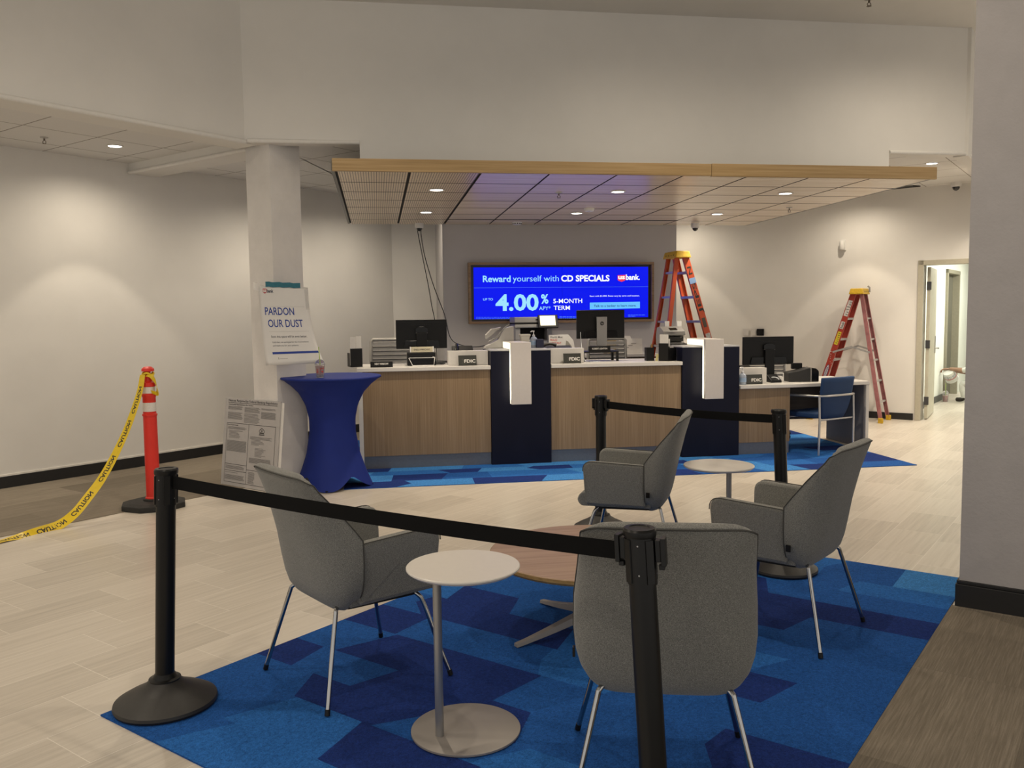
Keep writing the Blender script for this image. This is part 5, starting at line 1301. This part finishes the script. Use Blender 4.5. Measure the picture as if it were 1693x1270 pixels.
# orange delineator post with its rubber base
DORANGE = mat('delineator_orange', rgb(214, 44, 30), 0.45, var=0.06, vscale=5)
DBASE = mat('recycled_rubber', (0.018, 0.017, 0.016), 0.8, var=0.3, vscale=50, bmp=0.6, bscale=120)
REFL = mat('reflective_white', (0.70, 0.66, 0.62), 0.4, var=0.08, vscale=120)
t = thing('delineator_post', 'red-orange traffic delineator post with two white bands on a black rubber base', 'traffic post', (-1.955, 7.745, 0.0))
oct_ = [(0.275 * math.cos(k * PI / 4 + PI / 8 + 0.2) * 1.0, 0.275 * math.sin(k * PI / 4 + PI / 8 + 0.2) * 0.92) for k in range(8)]
bb = MB()
A = [Vector((x, y, 0.0)) for x, y in oct_]; B_ = [Vector((x, y, 0.045)) for x, y in oct_]; C_ = [Vector((x * 0.80, y * 0.80, 0.062)) for x, y in oct_]; D_ = [Vector((x * 0.42, y * 0.42, 0.066)) for x, y in oct_]
R = bb.grid([A, B_, C_, D_], closed=True); bb.b.faces.new(R[0]); bb.b.faces.new(R[-1])
bb.lathe([(0.085, 0.062), (0.085, 0.082), (0.060, 0.084), (0.060, 0.062)], 24)
bb.build('rubber_base', DBASE, t, bevel=0.006)
bb = MB(); bb.lathe([(0, 0.06), (0.066, 0.06), (0.066, 0.09), (0.058, 0.10), (0.0555, 0.80), (0.061, 0.80), (0.061, 0.815), (0.0535, 0.82), (0.0535, 0.96), (0.057, 0.965), (0.057, 0.985), (0.0515, 0.99), (0.0515, 1.05), (0.058, 1.055), (0.058, 1.085), (0.045, 1.09), (0.036, 1.10), (0.036, 1.15), (0.020, 1.165), (0.020, 1.178), (0.052, 1.185), (0.050, 1.205), (0.030, 1.222), (0, 1.225)], 32)
bb.build('post', DORANGE, t, smooth=35)
bb = MB(); bb.lathe([(0.0545, 0.838), (0.0545, 0.915)], 32); bb.build('reflective_band', REFL, t, smooth=60)
bb = MB(); bb.lathe([(0.0525, 0.995), (0.0525, 1.05)], 32); bb.build('reflective_band', REFL, t, smooth=60)

CYEL = mat('caution_yellow', rgb(222, 190, 30), 0.35, var=0.06, vscale=20)
t = thing('caution_tape', 'yellow caution tape tied to the delineator post and trailing down to the floor', 'tape', (0, 0, 0))
path = spline([(-1.985, 7.69, 1.155), (-2.01, 7.655, 1.00), (-2.085, 7.575, 0.745), (-2.17, 7.475, 0.52), (-2.255, 7.37, 0.335), (-2.34, 7.275, 0.20), (-2.415, 7.185, 0.095), (-2.50, 7.08, 0.03), (-2.60, 6.96, 0.012), (-2.72, 6.80, 0.010), (-2.90, 6.58, 0.010), (-3.1, 6.36, 0.010)], 8)
n = len(path); wv = []
for i, p in enumerate(path):
    tg = (path[min(i + 1, n - 1)] - path[max(i - 1, 0)]).normalized()
    s = i / (n - 1)
    twist = 0.15 + 0.9 * math.sin(2.2 * s) + 0.6 * s
    side = tg.cross(Vector((-0.25, -0.95, 0.15))).normalized(); nrm = tg.cross(side).normalized()
    if s > 0.72:
        k = min(1, (s - 0.72) / 0.12); flat = tg.cross(Vector((0, 0, 1))).normalized()
        side = (side * (1 - k) + (flat if flat.dot(side) > 0 else -flat) * k).normalized()
    wdt = 0.046 + 0.034 * min(1, s * 2.2)
    wv.append(side * wdt)
bb = MB(); bb.ribbon(path, wv, 0.0012); bb.build('strip', CYEL, t, smooth=60)
bb = MB(); bb.tube([(-1.955 + 0.043 * math.cos(a), 7.745 + 0.043 * math.sin(a), 1.158 + 0.012 * math.sin(3 * a)) for a in [k * PI / 10 for k in range(21)]], 0.011, 8)
loop = spline([(-1.94, 7.70, 1.155), (-1.915, 7.70, 1.14), (-1.885, 7.71, 1.08), (-1.875, 7.71, 1.00), (-1.90, 7.70, 0.985), (-1.915, 7.695, 1.02)], 6)
bb.ribbon(loop, [Vector((0.045 - 0.004 * k % 2, 0.03, 0.02)) for k in range(len(loop))], 0.002); bb.build('knot', CYEL, t, smooth=50)
cum = [0.0]
for i in range(1, n): cum.append(cum[-1] + (path[i] - path[i - 1]).length)
def tape_at(d):
    for i in range(1, n):
        if cum[i] >= d:
            k = (d - cum[i - 1]) / (cum[i] - cum[i - 1]); return path[i - 1].lerp(path[i], k), Vector(wv[i - 1]).lerp(Vector(wv[i]), k), (path[i] - path[i - 1]).normalized()
    return path[-1], Vector(wv[-1]), (path[-1] - path[-2]).normalized()
for d0 in (0.10, 0.40, 0.72, 1.06, 1.36, 1.66):
    tb = MB(); tb.text('CAUTION', 0, 0.24, -0.018, 0.036, I4, 0, 0.03)
    for v in tb.b.verts:
        p, w, tg = tape_at(d0 + 0.24 - v.co.x)
        k = w.length / 0.08
        nn = tg.cross(w).normalized()
        if nn.y > 0 and nn.z <= 0.5: nn = -nn
        if nn.z < -0.3: nn = -nn
        v.co = p - w.normalized() * v.co.y * k * (1 if True else -1) + nn * 0.0014
    tb.build('lettering', INK, t)

# ---------------------------------------------------------------- stepladders
LORANGE = mat('ladder_orange', rgb(182, 72, 32), 0.5, var=0.10, vscale=9)
LRED = mat('ladder_red', rgb(156, 52, 38), 0.5, var=0.14, vscale=9)
LPURP = mat('ladder_red_worn', rgb(150, 96, 98), 0.6, var=0.2, vscale=14)
LYEL = mat('ladder_cap_yellow', rgb(198, 160, 34), 0.5, var=0.18, vscale=25)
ALU = mat('ladder_aluminium', (0.45, 0.44, 0.43), 0.4, metal=0.5, var=0.1, vscale=40)
def stepladder(loc, rz, H, F, Rr, wt, wb, rail, rear, label, nstep, spreader):
    t = thing('stepladder', label, 'ladder', loc, rz, 'fibreglass stepladders')
    ztop = H - 0.06
    def rail_pt(s, sx, y0, y1, w0, w1, x=0, y=0): return Vector((sx * (w0 + (w1 - w0) * s) + sx * x, y0 + (y1 - y0) * s + y, ztop * (1 - s)))
    def channel(name, sx, y0, y1, w0, w1, dx, dy, m):
        bb = MB()
        th = 0.006
        for (xa, xb, ya, yb) in ((-th, 0, -dy, dy), (-dx, -th, -dy, -dy + th), (-dx, -th, dy - th, dy)):
            P = [rail_pt(1, sx, y0, y1, w0, w1, x, y) for x, y in ((xa, ya), (xb, ya), (xb, yb), (xa, yb))] + [rail_pt(0, sx, y0, y1, w0, w1, x, y) for x, y in ((xa, ya), (xb, ya), (xb, yb), (xa, yb))]
            bb.hexa(P)
        r = bb.build(name, m, t)
        bb = MB(); c = rail_pt(1, sx, y0, y1, w0, w1); bb.box(c.x - 0.032, c.x + 0.012, c.y - dy - 0.008, c.y + dy + 0.008, 0.0, 0.075); bb.build('foot', LYEL, r, bevel=0.005)
        return r
    fr = [channel('front_rail', sx, 0.045, F, wt, wb, 0.035, 0.042, rail) for sx in (-1, 1)]
    rr = [channel('rear_rail', sx, -0.055, -Rr, wt - 0.02, wb - 0.02, 0.03, 0.026, rear) for sx in (-1, 1)]
    bb = MB(); bb.hexa([(-wt - 0.045, -0.105, H - 0.085), (wt + 0.045, -0.105, H - 0.085), (wt + 0.045, 0.105, H - 0.085), (-wt - 0.045, 0.105, H - 0.085), (-wt - 0.025, -0.085, H), (wt + 0.025, -0.085, H), (wt + 0.025, 0.085, H), (-wt - 0.025, 0.085, H)])
    cp = bb.build('cap', LYEL, t, bevel=0.01)
    bb = MB()
    for x in (-0.7, -0.2, 0.3, 0.75):
        for yy in (-1, 1):
            bb.lathe([(0, 0), (0.008, 0), (0.008, 0.002), (0, 0.002)], 8, M=Matrix.Translation((x * wt, yy * 0.0975, H - 0.05)) @ Matrix.Rotation(-yy * PI / 2, 4, 'X') @ Matrix.Translation((0, 0, 0)))
    bb.build('cap_bolt', INK, cp)
    for k in range(1, nstep + 1):
        z = k * 0.305
        s = 1 - z / ztop
        if s <= 0.06: continue
        a = rail_pt(s, -1, 0.045, F, wt, wb, -0.004); c = rail_pt(s, 1, 0.045, F, wt, wb, -0.004)
        bb = MB(); bb.box(a.x, c.x, a.y - 0.045, a.y + 0.040, z - 0.004, z); bb.box(a.x, c.x, a.y + 0.036, a.y + 0.040, z - 0.03, z - 0.004); bb.box(a.x, c.x, a.y - 0.045, a.y - 0.041, z - 0.03, z - 0.004)
        bb.build('step', ALU, t)
        a = rail_pt(s, -1, -0.055, -Rr, wt - 0.02, wb - 0.02, -0.004); c = rail_pt(s, 1, -0.055, -Rr, wt - 0.02, wb - 0.02, -0.004)
        bb = MB(); bb.box(a.x, c.x, a.y - 0.016, a.y + 0.016, z - 0.025, z); bb.build('rear_rung', ALU, t)
    for sx in (-1, 1):
        z = spreader; s = 1 - z / ztop
        a = rail_pt(s, sx, 0.045, F, wt, wb, 0.008); c = rail_pt(s, sx, -0.055, -Rr, wt - 0.02, wb - 0.02, 0.008)
        m_ = (a + c) / 2 + Vector((0, 0, 0.03))
        bb = MB()
        for p, q in ((a, m_ + Vector((0, 0, 0.05))), (m_ + Vector((0, 0, 0.05)), c)):
            d = Vector((0, 0, 0.014)); e = Vector((sx * 0.004, 0, 0))
            bb.hexa([p - d, q - d, q - d + e, p - d + e, p + d, q + d, q + d + e, p + d + e])
        bb.build('spreader_bar', ALU, t)
    return t, rail_pt
LAD1 = dict(F=0.70, Rr=0.40, wt=0.155, wb=0.31)
l1, rp1 = stepladder((3.73, 10.40, 0.0065), math.radians(-84.8), 2.385, LAD1['F'], LAD1['Rr'], 0.155, 0.31, LORANGE, LORANGE, 'tall orange stepladder behind the counter, right of the blue display', 7, 1.22)
# stencilled letters and stickers on the outer face of the near front rail (local +x side)
def rail_decal(rp, F, wt, wb, sx, parent, items, y0=0.045):
    """Put marks on the outer web of a front rail; s measured 0 at the top."""
    top = rp(0, sx, y0, F, wt, wb); bot = rp(1, sx, y0, F, wt, wb)
    d = (bot - top); ln = d.length; d = d / ln
    yv = Vector((0, 1, 0)); nrm = Vector((sx, 0, 0))
    wv_ = (yv - d * yv.dot(d)).normalized()
    nr = d.cross(wv_).normalized()
    if nr.x * sx < 0: nr = -nr
    return top, d, wv_, nr, ln
top, d, wv_, nr, ln = rail_decal(rp1, LAD1['F'], 0.155, 0.31, 1, l1, None)
# local x of the letters runs up the rail, local y across it
def decal_matrix(top, d, wv_, nr, dist, flip=1):
    X = -d; Y = nr.cross(X).normalized()
    o = top + d * dist + nr * 0.0012
    return Matrix(((X.x, Y.x, nr.x, o.x), (X.y, Y.y, nr.y, o.y), (X.z, Y.z, nr.z, o.z), (0, 0, 0, 1)))
for sx in (1,):
    top, d, wv_, nr, ln = rail_decal(rp1, LAD1['F'], 0.155, 0.31, sx, l1, None)
    bb = MB(); bb.text('JEPS', 0, 0.40, -0.024, 0.05, decal_matrix(top, d, wv_, nr, 0.74), 0, 0.02); bb.build('stencil_lettering', INK, l1); bb = MB(); bb.text('N', 0, 0.10, -0.024, 0.05, decal_matrix(top, d, wv_, nr, 0.24), 0, 0.02); bb.build('stencil_lettering', INK, l1)
    Mx = decal_matrix(top, d, wv_, nr, 0.32)
    bb = MB(); bb.box(-0.035, 0.035, -0.042, 0.042, -0.0008, 0.001, M=Mx); bb.build('blue_tape', mat('pale_blue_tape', (0.22, 0.36, 0.62), 0.5), l1)
    Mx = decal_matrix(top, d, wv_, nr, 1.16)
    bb = MB(); bb.box(-0.18, 0.16, -0.030, 0.032, -0.0008, 0.001, M=Mx); bb.build('warning_label', mat('scuffed_label', (0.42, 0.40, 0.38), 0.6, var=0.4, vscale=60), l1)
    Mx = decal_matrix(top, d, wv_, nr, 0.86)
    bb = MB(); bb.box(-0.06, 0.06, -0.022, 0.022, -0.0008, 0.001, M=Mx); Mx = decal_matrix(top, d, wv_, nr, 1.42); bb.box(-0.06, 0.06, -0.022, 0.022, -0.0008, 0.001, M=Mx); bb.build('brown_label', mat('brown_label', (0.07, 0.055, 0.04), 0.6), l1)
bb = MB(); bb.box(0.06, 0.10, 0.07, 0.1065, 2.385 - 0.088, 2.388); bb.build('blue_tape', mat('cap_blue_tape', (0.10, 0.22, 0.50), 0.5), l1)

L2 = UV(13.33, 3.36)
l2, rp2 = stepladder((L2.x, L2.y, 0), math.radians(45), 1.955, 0.62, 0.39, 0.145, 0.255, LRED, LPURP, 'weathered red stepladder with yellow cap against the right wall', 5, 1.02)
top, d, wv_, nr, ln = rail_decal(rp2, 0.62, 0.145, 0.255, -1, l2, None)
def dec(dist, l, w, name, m, z=0.001):
    bb = MB(); bb.box(-l / 2, l / 2, -w / 2, w / 2, -0.0008, z, M=decal_matrix(top, d, wv_, nr, dist)); return bb.build(name, m, l2)
LABW = mat('ladder_label_white', (0.60, 0.57, 0.55), 0.6, var=0.12, vscale=60)
dec(0.24, 0.24, 0.058, 'white_label', LABW)
dec(0.50, 0.11, 0.052, 'white_label', LABW)
dec(0.70, 0.20, 0.052, 'yellow_label', mat('ladder_label_yellow', (0.62, 0.50, 0.03), 0.5))
bb = MB(); rnd = random.Random(2)
for dist, l, w in ((0.24, 0.22, 0.048), (0.50, 0.09, 0.04), (0.70, 0.17, 0.036)):
    for k in range(6):
        M = decal_matrix(top, d, wv_, nr, dist + (k / 5 - 0.5) * l * 0.86)
        bb.box(-0.004, 0.004, -w / 2, w / 2 - rnd.uniform(0, w * 0.5), 0.0008, 0.0016, M=M)
bb.build('label_print', INK, l2)
M = decal_matrix(top, d, wv_, nr, 1.22)
bb = MB(); bb.prism([(0.11 * math.cos(a), 0.026 * math.sin(a)) for a in [k * PI / 12 for k in range(24)]], 'z', -0.0008, 0.001, M=M); bb.build('oval_emblem', mat('emblem_navy', (0.02, 0.03, 0.16), 0.5), l2)
bb = MB(); bb.prism([(0.10 * math.cos(a), 0.019 * math.sin(a)) for a in [k * PI / 12 for k in range(24)]], 'z', 0.001, 0.0016, M=M); bb.build('oval_field', mat('emblem_white', (0.6, 0.58, 0.58), 0.5), l2)
bb = MB(); bb.text('WERNER', -0.075, 0.075, -0.010, 0.020, M @ Matrix.Translation((0, 0, 0.0022)), 0, 0.02); bb.build('emblem_lettering', mat('emblem_navy', (0.02, 0.03, 0.16), 0.5), l2)
SPLAT = mat('dried_plaster', (0.6, 0.57, 0.54), 0.8)
bb = MB(); rnd = random.Random(12)
for k in range(14):
    M = decal_matrix(top, d, wv_, nr, rnd.uniform(0.9, 1.1)) @ Matrix.Translation((0, rnd.uniform(-0.035, 0.035), 0))
    r = rnd.uniform(0.002, 0.007); bb.lathe([(0, 0.0016), (r, 0.0008), (r, -0.0005)], 7, M=M)
bb.build('plaster_splatter', SPLAT, l2)
bb = MB(); bb.tube([(0.10, -0.12, 1.90), (0.11, -0.115, 1.97), (0.11, -0.09, 1.99)], 0.012, 8); bb.build('tool_hook', GREYPL, l2)

# ---------------------------------------------------------------- painter kneeling in the corridor
PX = UV(17.0, 2.26)
t = thing('person', 'person in white clothes kneeling in the bright corridor and holding a white bucket', 'person', (PX.x, PX.y, 0), math.radians(45 + 90))
# local +x points to the corridor's left wall (v), local y points back towards the doorway (-u)
SKIN = mat('skin', (0.30, 0.17, 0.11), 0.5, var=0.05)
WCLOTH = mat('white_workwear', (0.62, 0.62, 0.58), 0.85, var=0.06, vscale=25)
def skin_body(name, verts, edges, radii, m, parent, root=0, sub=2):
    me = bpy.data.meshes.new(name); me.from_pydata([Vector(v) for v in verts], edges, [])
    me.materials.append(m)
    o = bpy.data.objects.new(name, me); COL.objects.link(o); o.parent = parent
    sm = o.modifiers.new('skin', 'SKIN'); sm.use_smooth_shade = True
    for i, r in enumerate(radii):
        sv = me.skin_vertices[0].data[i]; rr = r if isinstance(r, tuple) else (r, r); sv.radius = rr; sv.use_root = (i == root)
    s = o.modifiers.new('subsurf', 'SUBSURF'); s.levels = sub; s.render_levels = sub
    return o
V = [(-0.17, 0.0, 0.26), (-0.11, 0.0, 0.38), (-0.03, 0.0, 0.54), (0.03, 0.0, 0.68), (0.055, 0.0, 0.775), (0.075, 0.0, 0.845),
     (0.03, 0.175, 0.685), (0.17, 0.22, 0.56), (0.37, 0.15, 0.575), (0.45, 0.125, 0.58),
     (0.03, -0.175, 0.685), (0.14, -0.24, 0.50), (0.32, -0.16, 0.52), (0.40, -0.13, 0.53),
     (-0.14, 0.115, 0.24), (0.235, 0.135, 0.34), (0.19, 0.135, 0.09), (0.215, 0.135, 0.045), (0.33, 0.14, 0.040),
     (-0.14, -0.115, 0.22), (0.22, -0.135, 0.10), (-0.14, -0.135, 0.085), (-0.24, -0.135, 0.07), (-0.28, -0.135, 0.045), (0.092, 0.0, 0.925), (0.090, 0.0, 1.01)]
Ed = [(0, 1), (1, 2), (2, 3), (3, 4), (4, 5), (3, 6), (6, 7), (7, 8), (8, 9), (3, 10), (10, 11), (11, 12), (12, 13), (0, 14), (14, 15), (15, 16), (16, 17), (17, 18), (0, 19), (19, 20), (20, 21), (21, 22), (22, 23), (5, 24), (24, 25)]
Rd = [(0.13, 0.12), (0.135, 0.115), (0.15, 0.11), (0.14, 0.10), 0.060, 0.054, 0.068, 0.054, 0.036, 0.027, 0.068, 0.054, 0.036, 0.027, 0.09, 0.070, 0.055, 0.045, 0.040, 0.09, 0.072, 0.055, 0.048, 0.04, 0.082, 0.078]
body = skin_body('body', V, Ed, Rd, SKIN, t)
bpy.context.view_layer.update()
dg = bpy.context.evaluated_depsgraph_get()
me = bpy.data.meshes.new_from_object(body.evaluated_get(dg))
body.modifiers.clear(); body.data = me
me.materials.clear()
for mm in (SKIN, WCLOTH, mat('dark_boot', (0.02, 0.014, 0.01), 0.6)): me.materials.append(mm)
for p in me.polygons:
    c = p.center
    if c.z > 0.775: k = 0
    elif c.x > 0.215 and c.z > 0.42: k = 0
    elif (c.z < 0.078 and c.x > 0.12 and c.y > 0.05) or (c.x < -0.20 and c.z < 0.13 and c.y < -0.05): k = 2
    else: k = 1
    p.material_index = k; p.use_smooth = True
bb = MB(); bb.lathe([(0.0, 1.108), (0.05, 1.098), (0.085, 1.066), (0.102, 1.02), (0.104, 0.975), (0.092, 0.93), (0.0, 0.93)], 24, c=(0.062, 0, 0)); hr = bb.build('hair', mat('dark_hair', (0.015, 0.011, 0.009), 0.7, var=0.3, vscale=90), t, smooth=60)
for v in hr.data.vertices:
    if v.co.x > 0.10 and v.co.z < 1.045: v.co.x = 0.10 - (v.co.x - 0.10) * 0.3
bb = MB()
bb.lathe([(0, 0.0), (0.016, 0.004), (0.012, 0.018), (0, 0.03)], 10, M=Matrix.Translation((0.172, 0, 0.965)) @ Matrix.Rotation(PI / 2.4, 4, 'Y'))
for sy in (-1, 1): bb.lathe([(0, -0.012), (0.028, -0.008), (0.03, 0.004), (0, 0.01)], 12, M=Matrix.Translation((0.08, sy * 0.088, 0.965)) @ Matrix.Rotation(PI / 2, 4, 'X'))
bb.build('nose_and_ears', SKIN, t, smooth=60)
for sy in (-1, 1):
    bb = MB(); bb.lathe([(0, -0.008), (0.009, -0.005), (0.011, 0.0), (0.009, 0.005), (0, 0.008)], 10, M=Matrix.Translation((0.158, sy * 0.032, 0.992))); bb.build('eye', mat('eye_dark', (0.03, 0.025, 0.02), 0.2), t, smooth=60)
bb = MB(); bb.tube([(0.160, -0.025, 0.925), (0.168, 0, 0.922), (0.160, 0.025, 0.925)], 0.006, 8); bb.build('mouth', mat('lips', (0.22, 0.08, 0.06), 0.5), t, smooth=60)
def hand(parent, wrist, direction, up, label):
    """Palm with five fingers, curled."""
    X = Vector(direction).normalized(); Z = (Vector(up) - X * Vector(up).dot(X)).normalized(); Y = Z.cross(X)
    M = Matrix(((X.x, Y.x, Z.x, wrist[0]), (X.y, Y.y, Z.y, wrist[1]), (X.z, Y.z, Z.z, wrist[2]), (0, 0, 0, 1)))
    P = lambda x, y, z: M @ Vector((x, y, z))
    vs, es, rs = [P(0, 0, 0), P(0.045, 0, 0), P(0.085, 0, 0)], [(0, 1), (1, 2)], [(0.026, 0.02), (0.038, 0.016), (0.040, 0.014)]
    for k, (y, ln_) in enumerate(((-0.03, 0.062), (-0.01, 0.072), (0.012, 0.068), (0.032, 0.052))):
        i = len(vs)
        vs += [P(0.09, y, 0), P(0.09 + ln_ * 0.45, y * 1.1, -0.012), P(0.09 + ln_ * 0.72, y * 1.1, -0.038), P(0.09 + ln_ * 0.70, y * 1.05, -0.062)]
        es += [(2, i), (i, i + 1), (i + 1, i + 2), (i + 2, i + 3)]; rs += [0.0095, 0.009, 0.0085, 0.0075]
    i = len(vs); vs += [P(0.03, -0.036, -0.006), P(0.062, -0.062, -0.022), P(0.085, -0.062, -0.045)]; es += [(1, i), (i, i + 1), (i + 1, i + 2)]; rs += [0.012, 0.0105, 0.009]
    return skin_body('hand', vs, es, rs, SKIN, parent, 0, 1)
hand(t, (0.445, 0.125, 0.58), (1, -0.1, -0.1), (0, 0, 1), '')
hand(t, (0.395, -0.13, 0.53), (0.85, 0.25, -0.2), (0.2, -0.3, 1), '')
# bucket and drink
Bk = UV(17.0, 2.16) + Vector((0, 0, 0))
Mb = Matrix.Translation(UV(16.90, 2.690, 0.47)) @ Matrix.Scale(0.86, 4) @ Matrix.Rotation(PI / 4 + PI / 2, 4, 'Z') @ Matrix.Rotation(math.radians(20), 4, 'Y') @ Matrix.Rotation(math.radians(140), 4, 'X')
t = thing('paint_bucket', 'white paint bucket held tilted by the kneeling person in the corridor', 'bucket', (0, 0, 0))
bb = MB(); bb.lathe([(0, -0.10), (0.105, -0.10), (0.122, 0.11), (0.128, 0.112), (0.128, 0.128), (0.120, 0.128), (0.102, -0.094), (0, -0.094)], 32, M=Mb); bb.build('pail', mat('bucket_white', (0.72, 0.72, 0.68), 0.4), t, smooth=40)
bb = MB(); bb.lathe([(0.1125, -0.05), (0.1195, 0.045)], 32, M=Mb); lb = bb.build('label_band', mat('bucket_label', (0.62, 0.62, 0.60), 0.5), t, smooth=60)
bb = MB()
for k, (z0, z1) in enumerate(((-0.045, -0.012), (-0.004, 0.012))):
    rr0 = 0.1131 + 0.074 * (z0 + 0.05); rr1 = 0.1131 + 0.074 * (z1 + 0.05)
    for q in range(12):
        a0 = q * 2 * PI / 12; a1 = a0 + 0.38
        bb.face([Mb @ Vector((r * math.cos(a), r * math.sin(a), z)) for r, a, z in ((rr0, a0, z0), (rr0, a1, z0), (rr1, a1, z1), (rr1, a0, z1))], 0)
bb.build('label_navy', mat('label_navy', (0.03, 0.05, 0.20), 0.5), lb)
bb = MB(); bb.lathe([(0.1192, 0.022), (0.1203, 0.038)], 24, M=Mb); bb.build('label_red', mat('label_red', (0.42, 0.05, 0.06), 0.5), lb, smooth=60)
D = UV(16.75, 2.73)
t = thing('iced_drink', 'clear cup of pink iced drink on the corridor floor beside the door frame', 'cup', (D.x, D.y, 0.0))
bb = MB(); bb.lathe([(0, 0.0), (0.040, 0.0), (0.055, 0.15), (0.054, 0.15), (0.039, 0.004), (0, 0.004)], 24); bb.build('cup', MATS['clear_cup'], t, smooth=45)
bb = MB(); bb.lathe([(0, 0.005), (0.038, 0.005), (0.047, 0.11), (0, 0.112)], 20); bb.build('pink_drink', mat('pink_ice', (0.55, 0.16, 0.15), 0.3, var=0.3, vscale=60), t, smooth=45)
bb = MB(); bb.lathe([(0.056, 0.148), (0.057, 0.155), (0.05, 0.175), (0.03, 0.195), (0.012, 0.20)], 24); bb.build('dome_lid', MATS['clear_lid'], t, smooth=60)
bb = MB(); bb.tube([(0, 0, 0.03), (0.004, 0, 0.33)], 0.005, 8); bb.build('straw', MATS['lime_straw'], t, smooth=60)
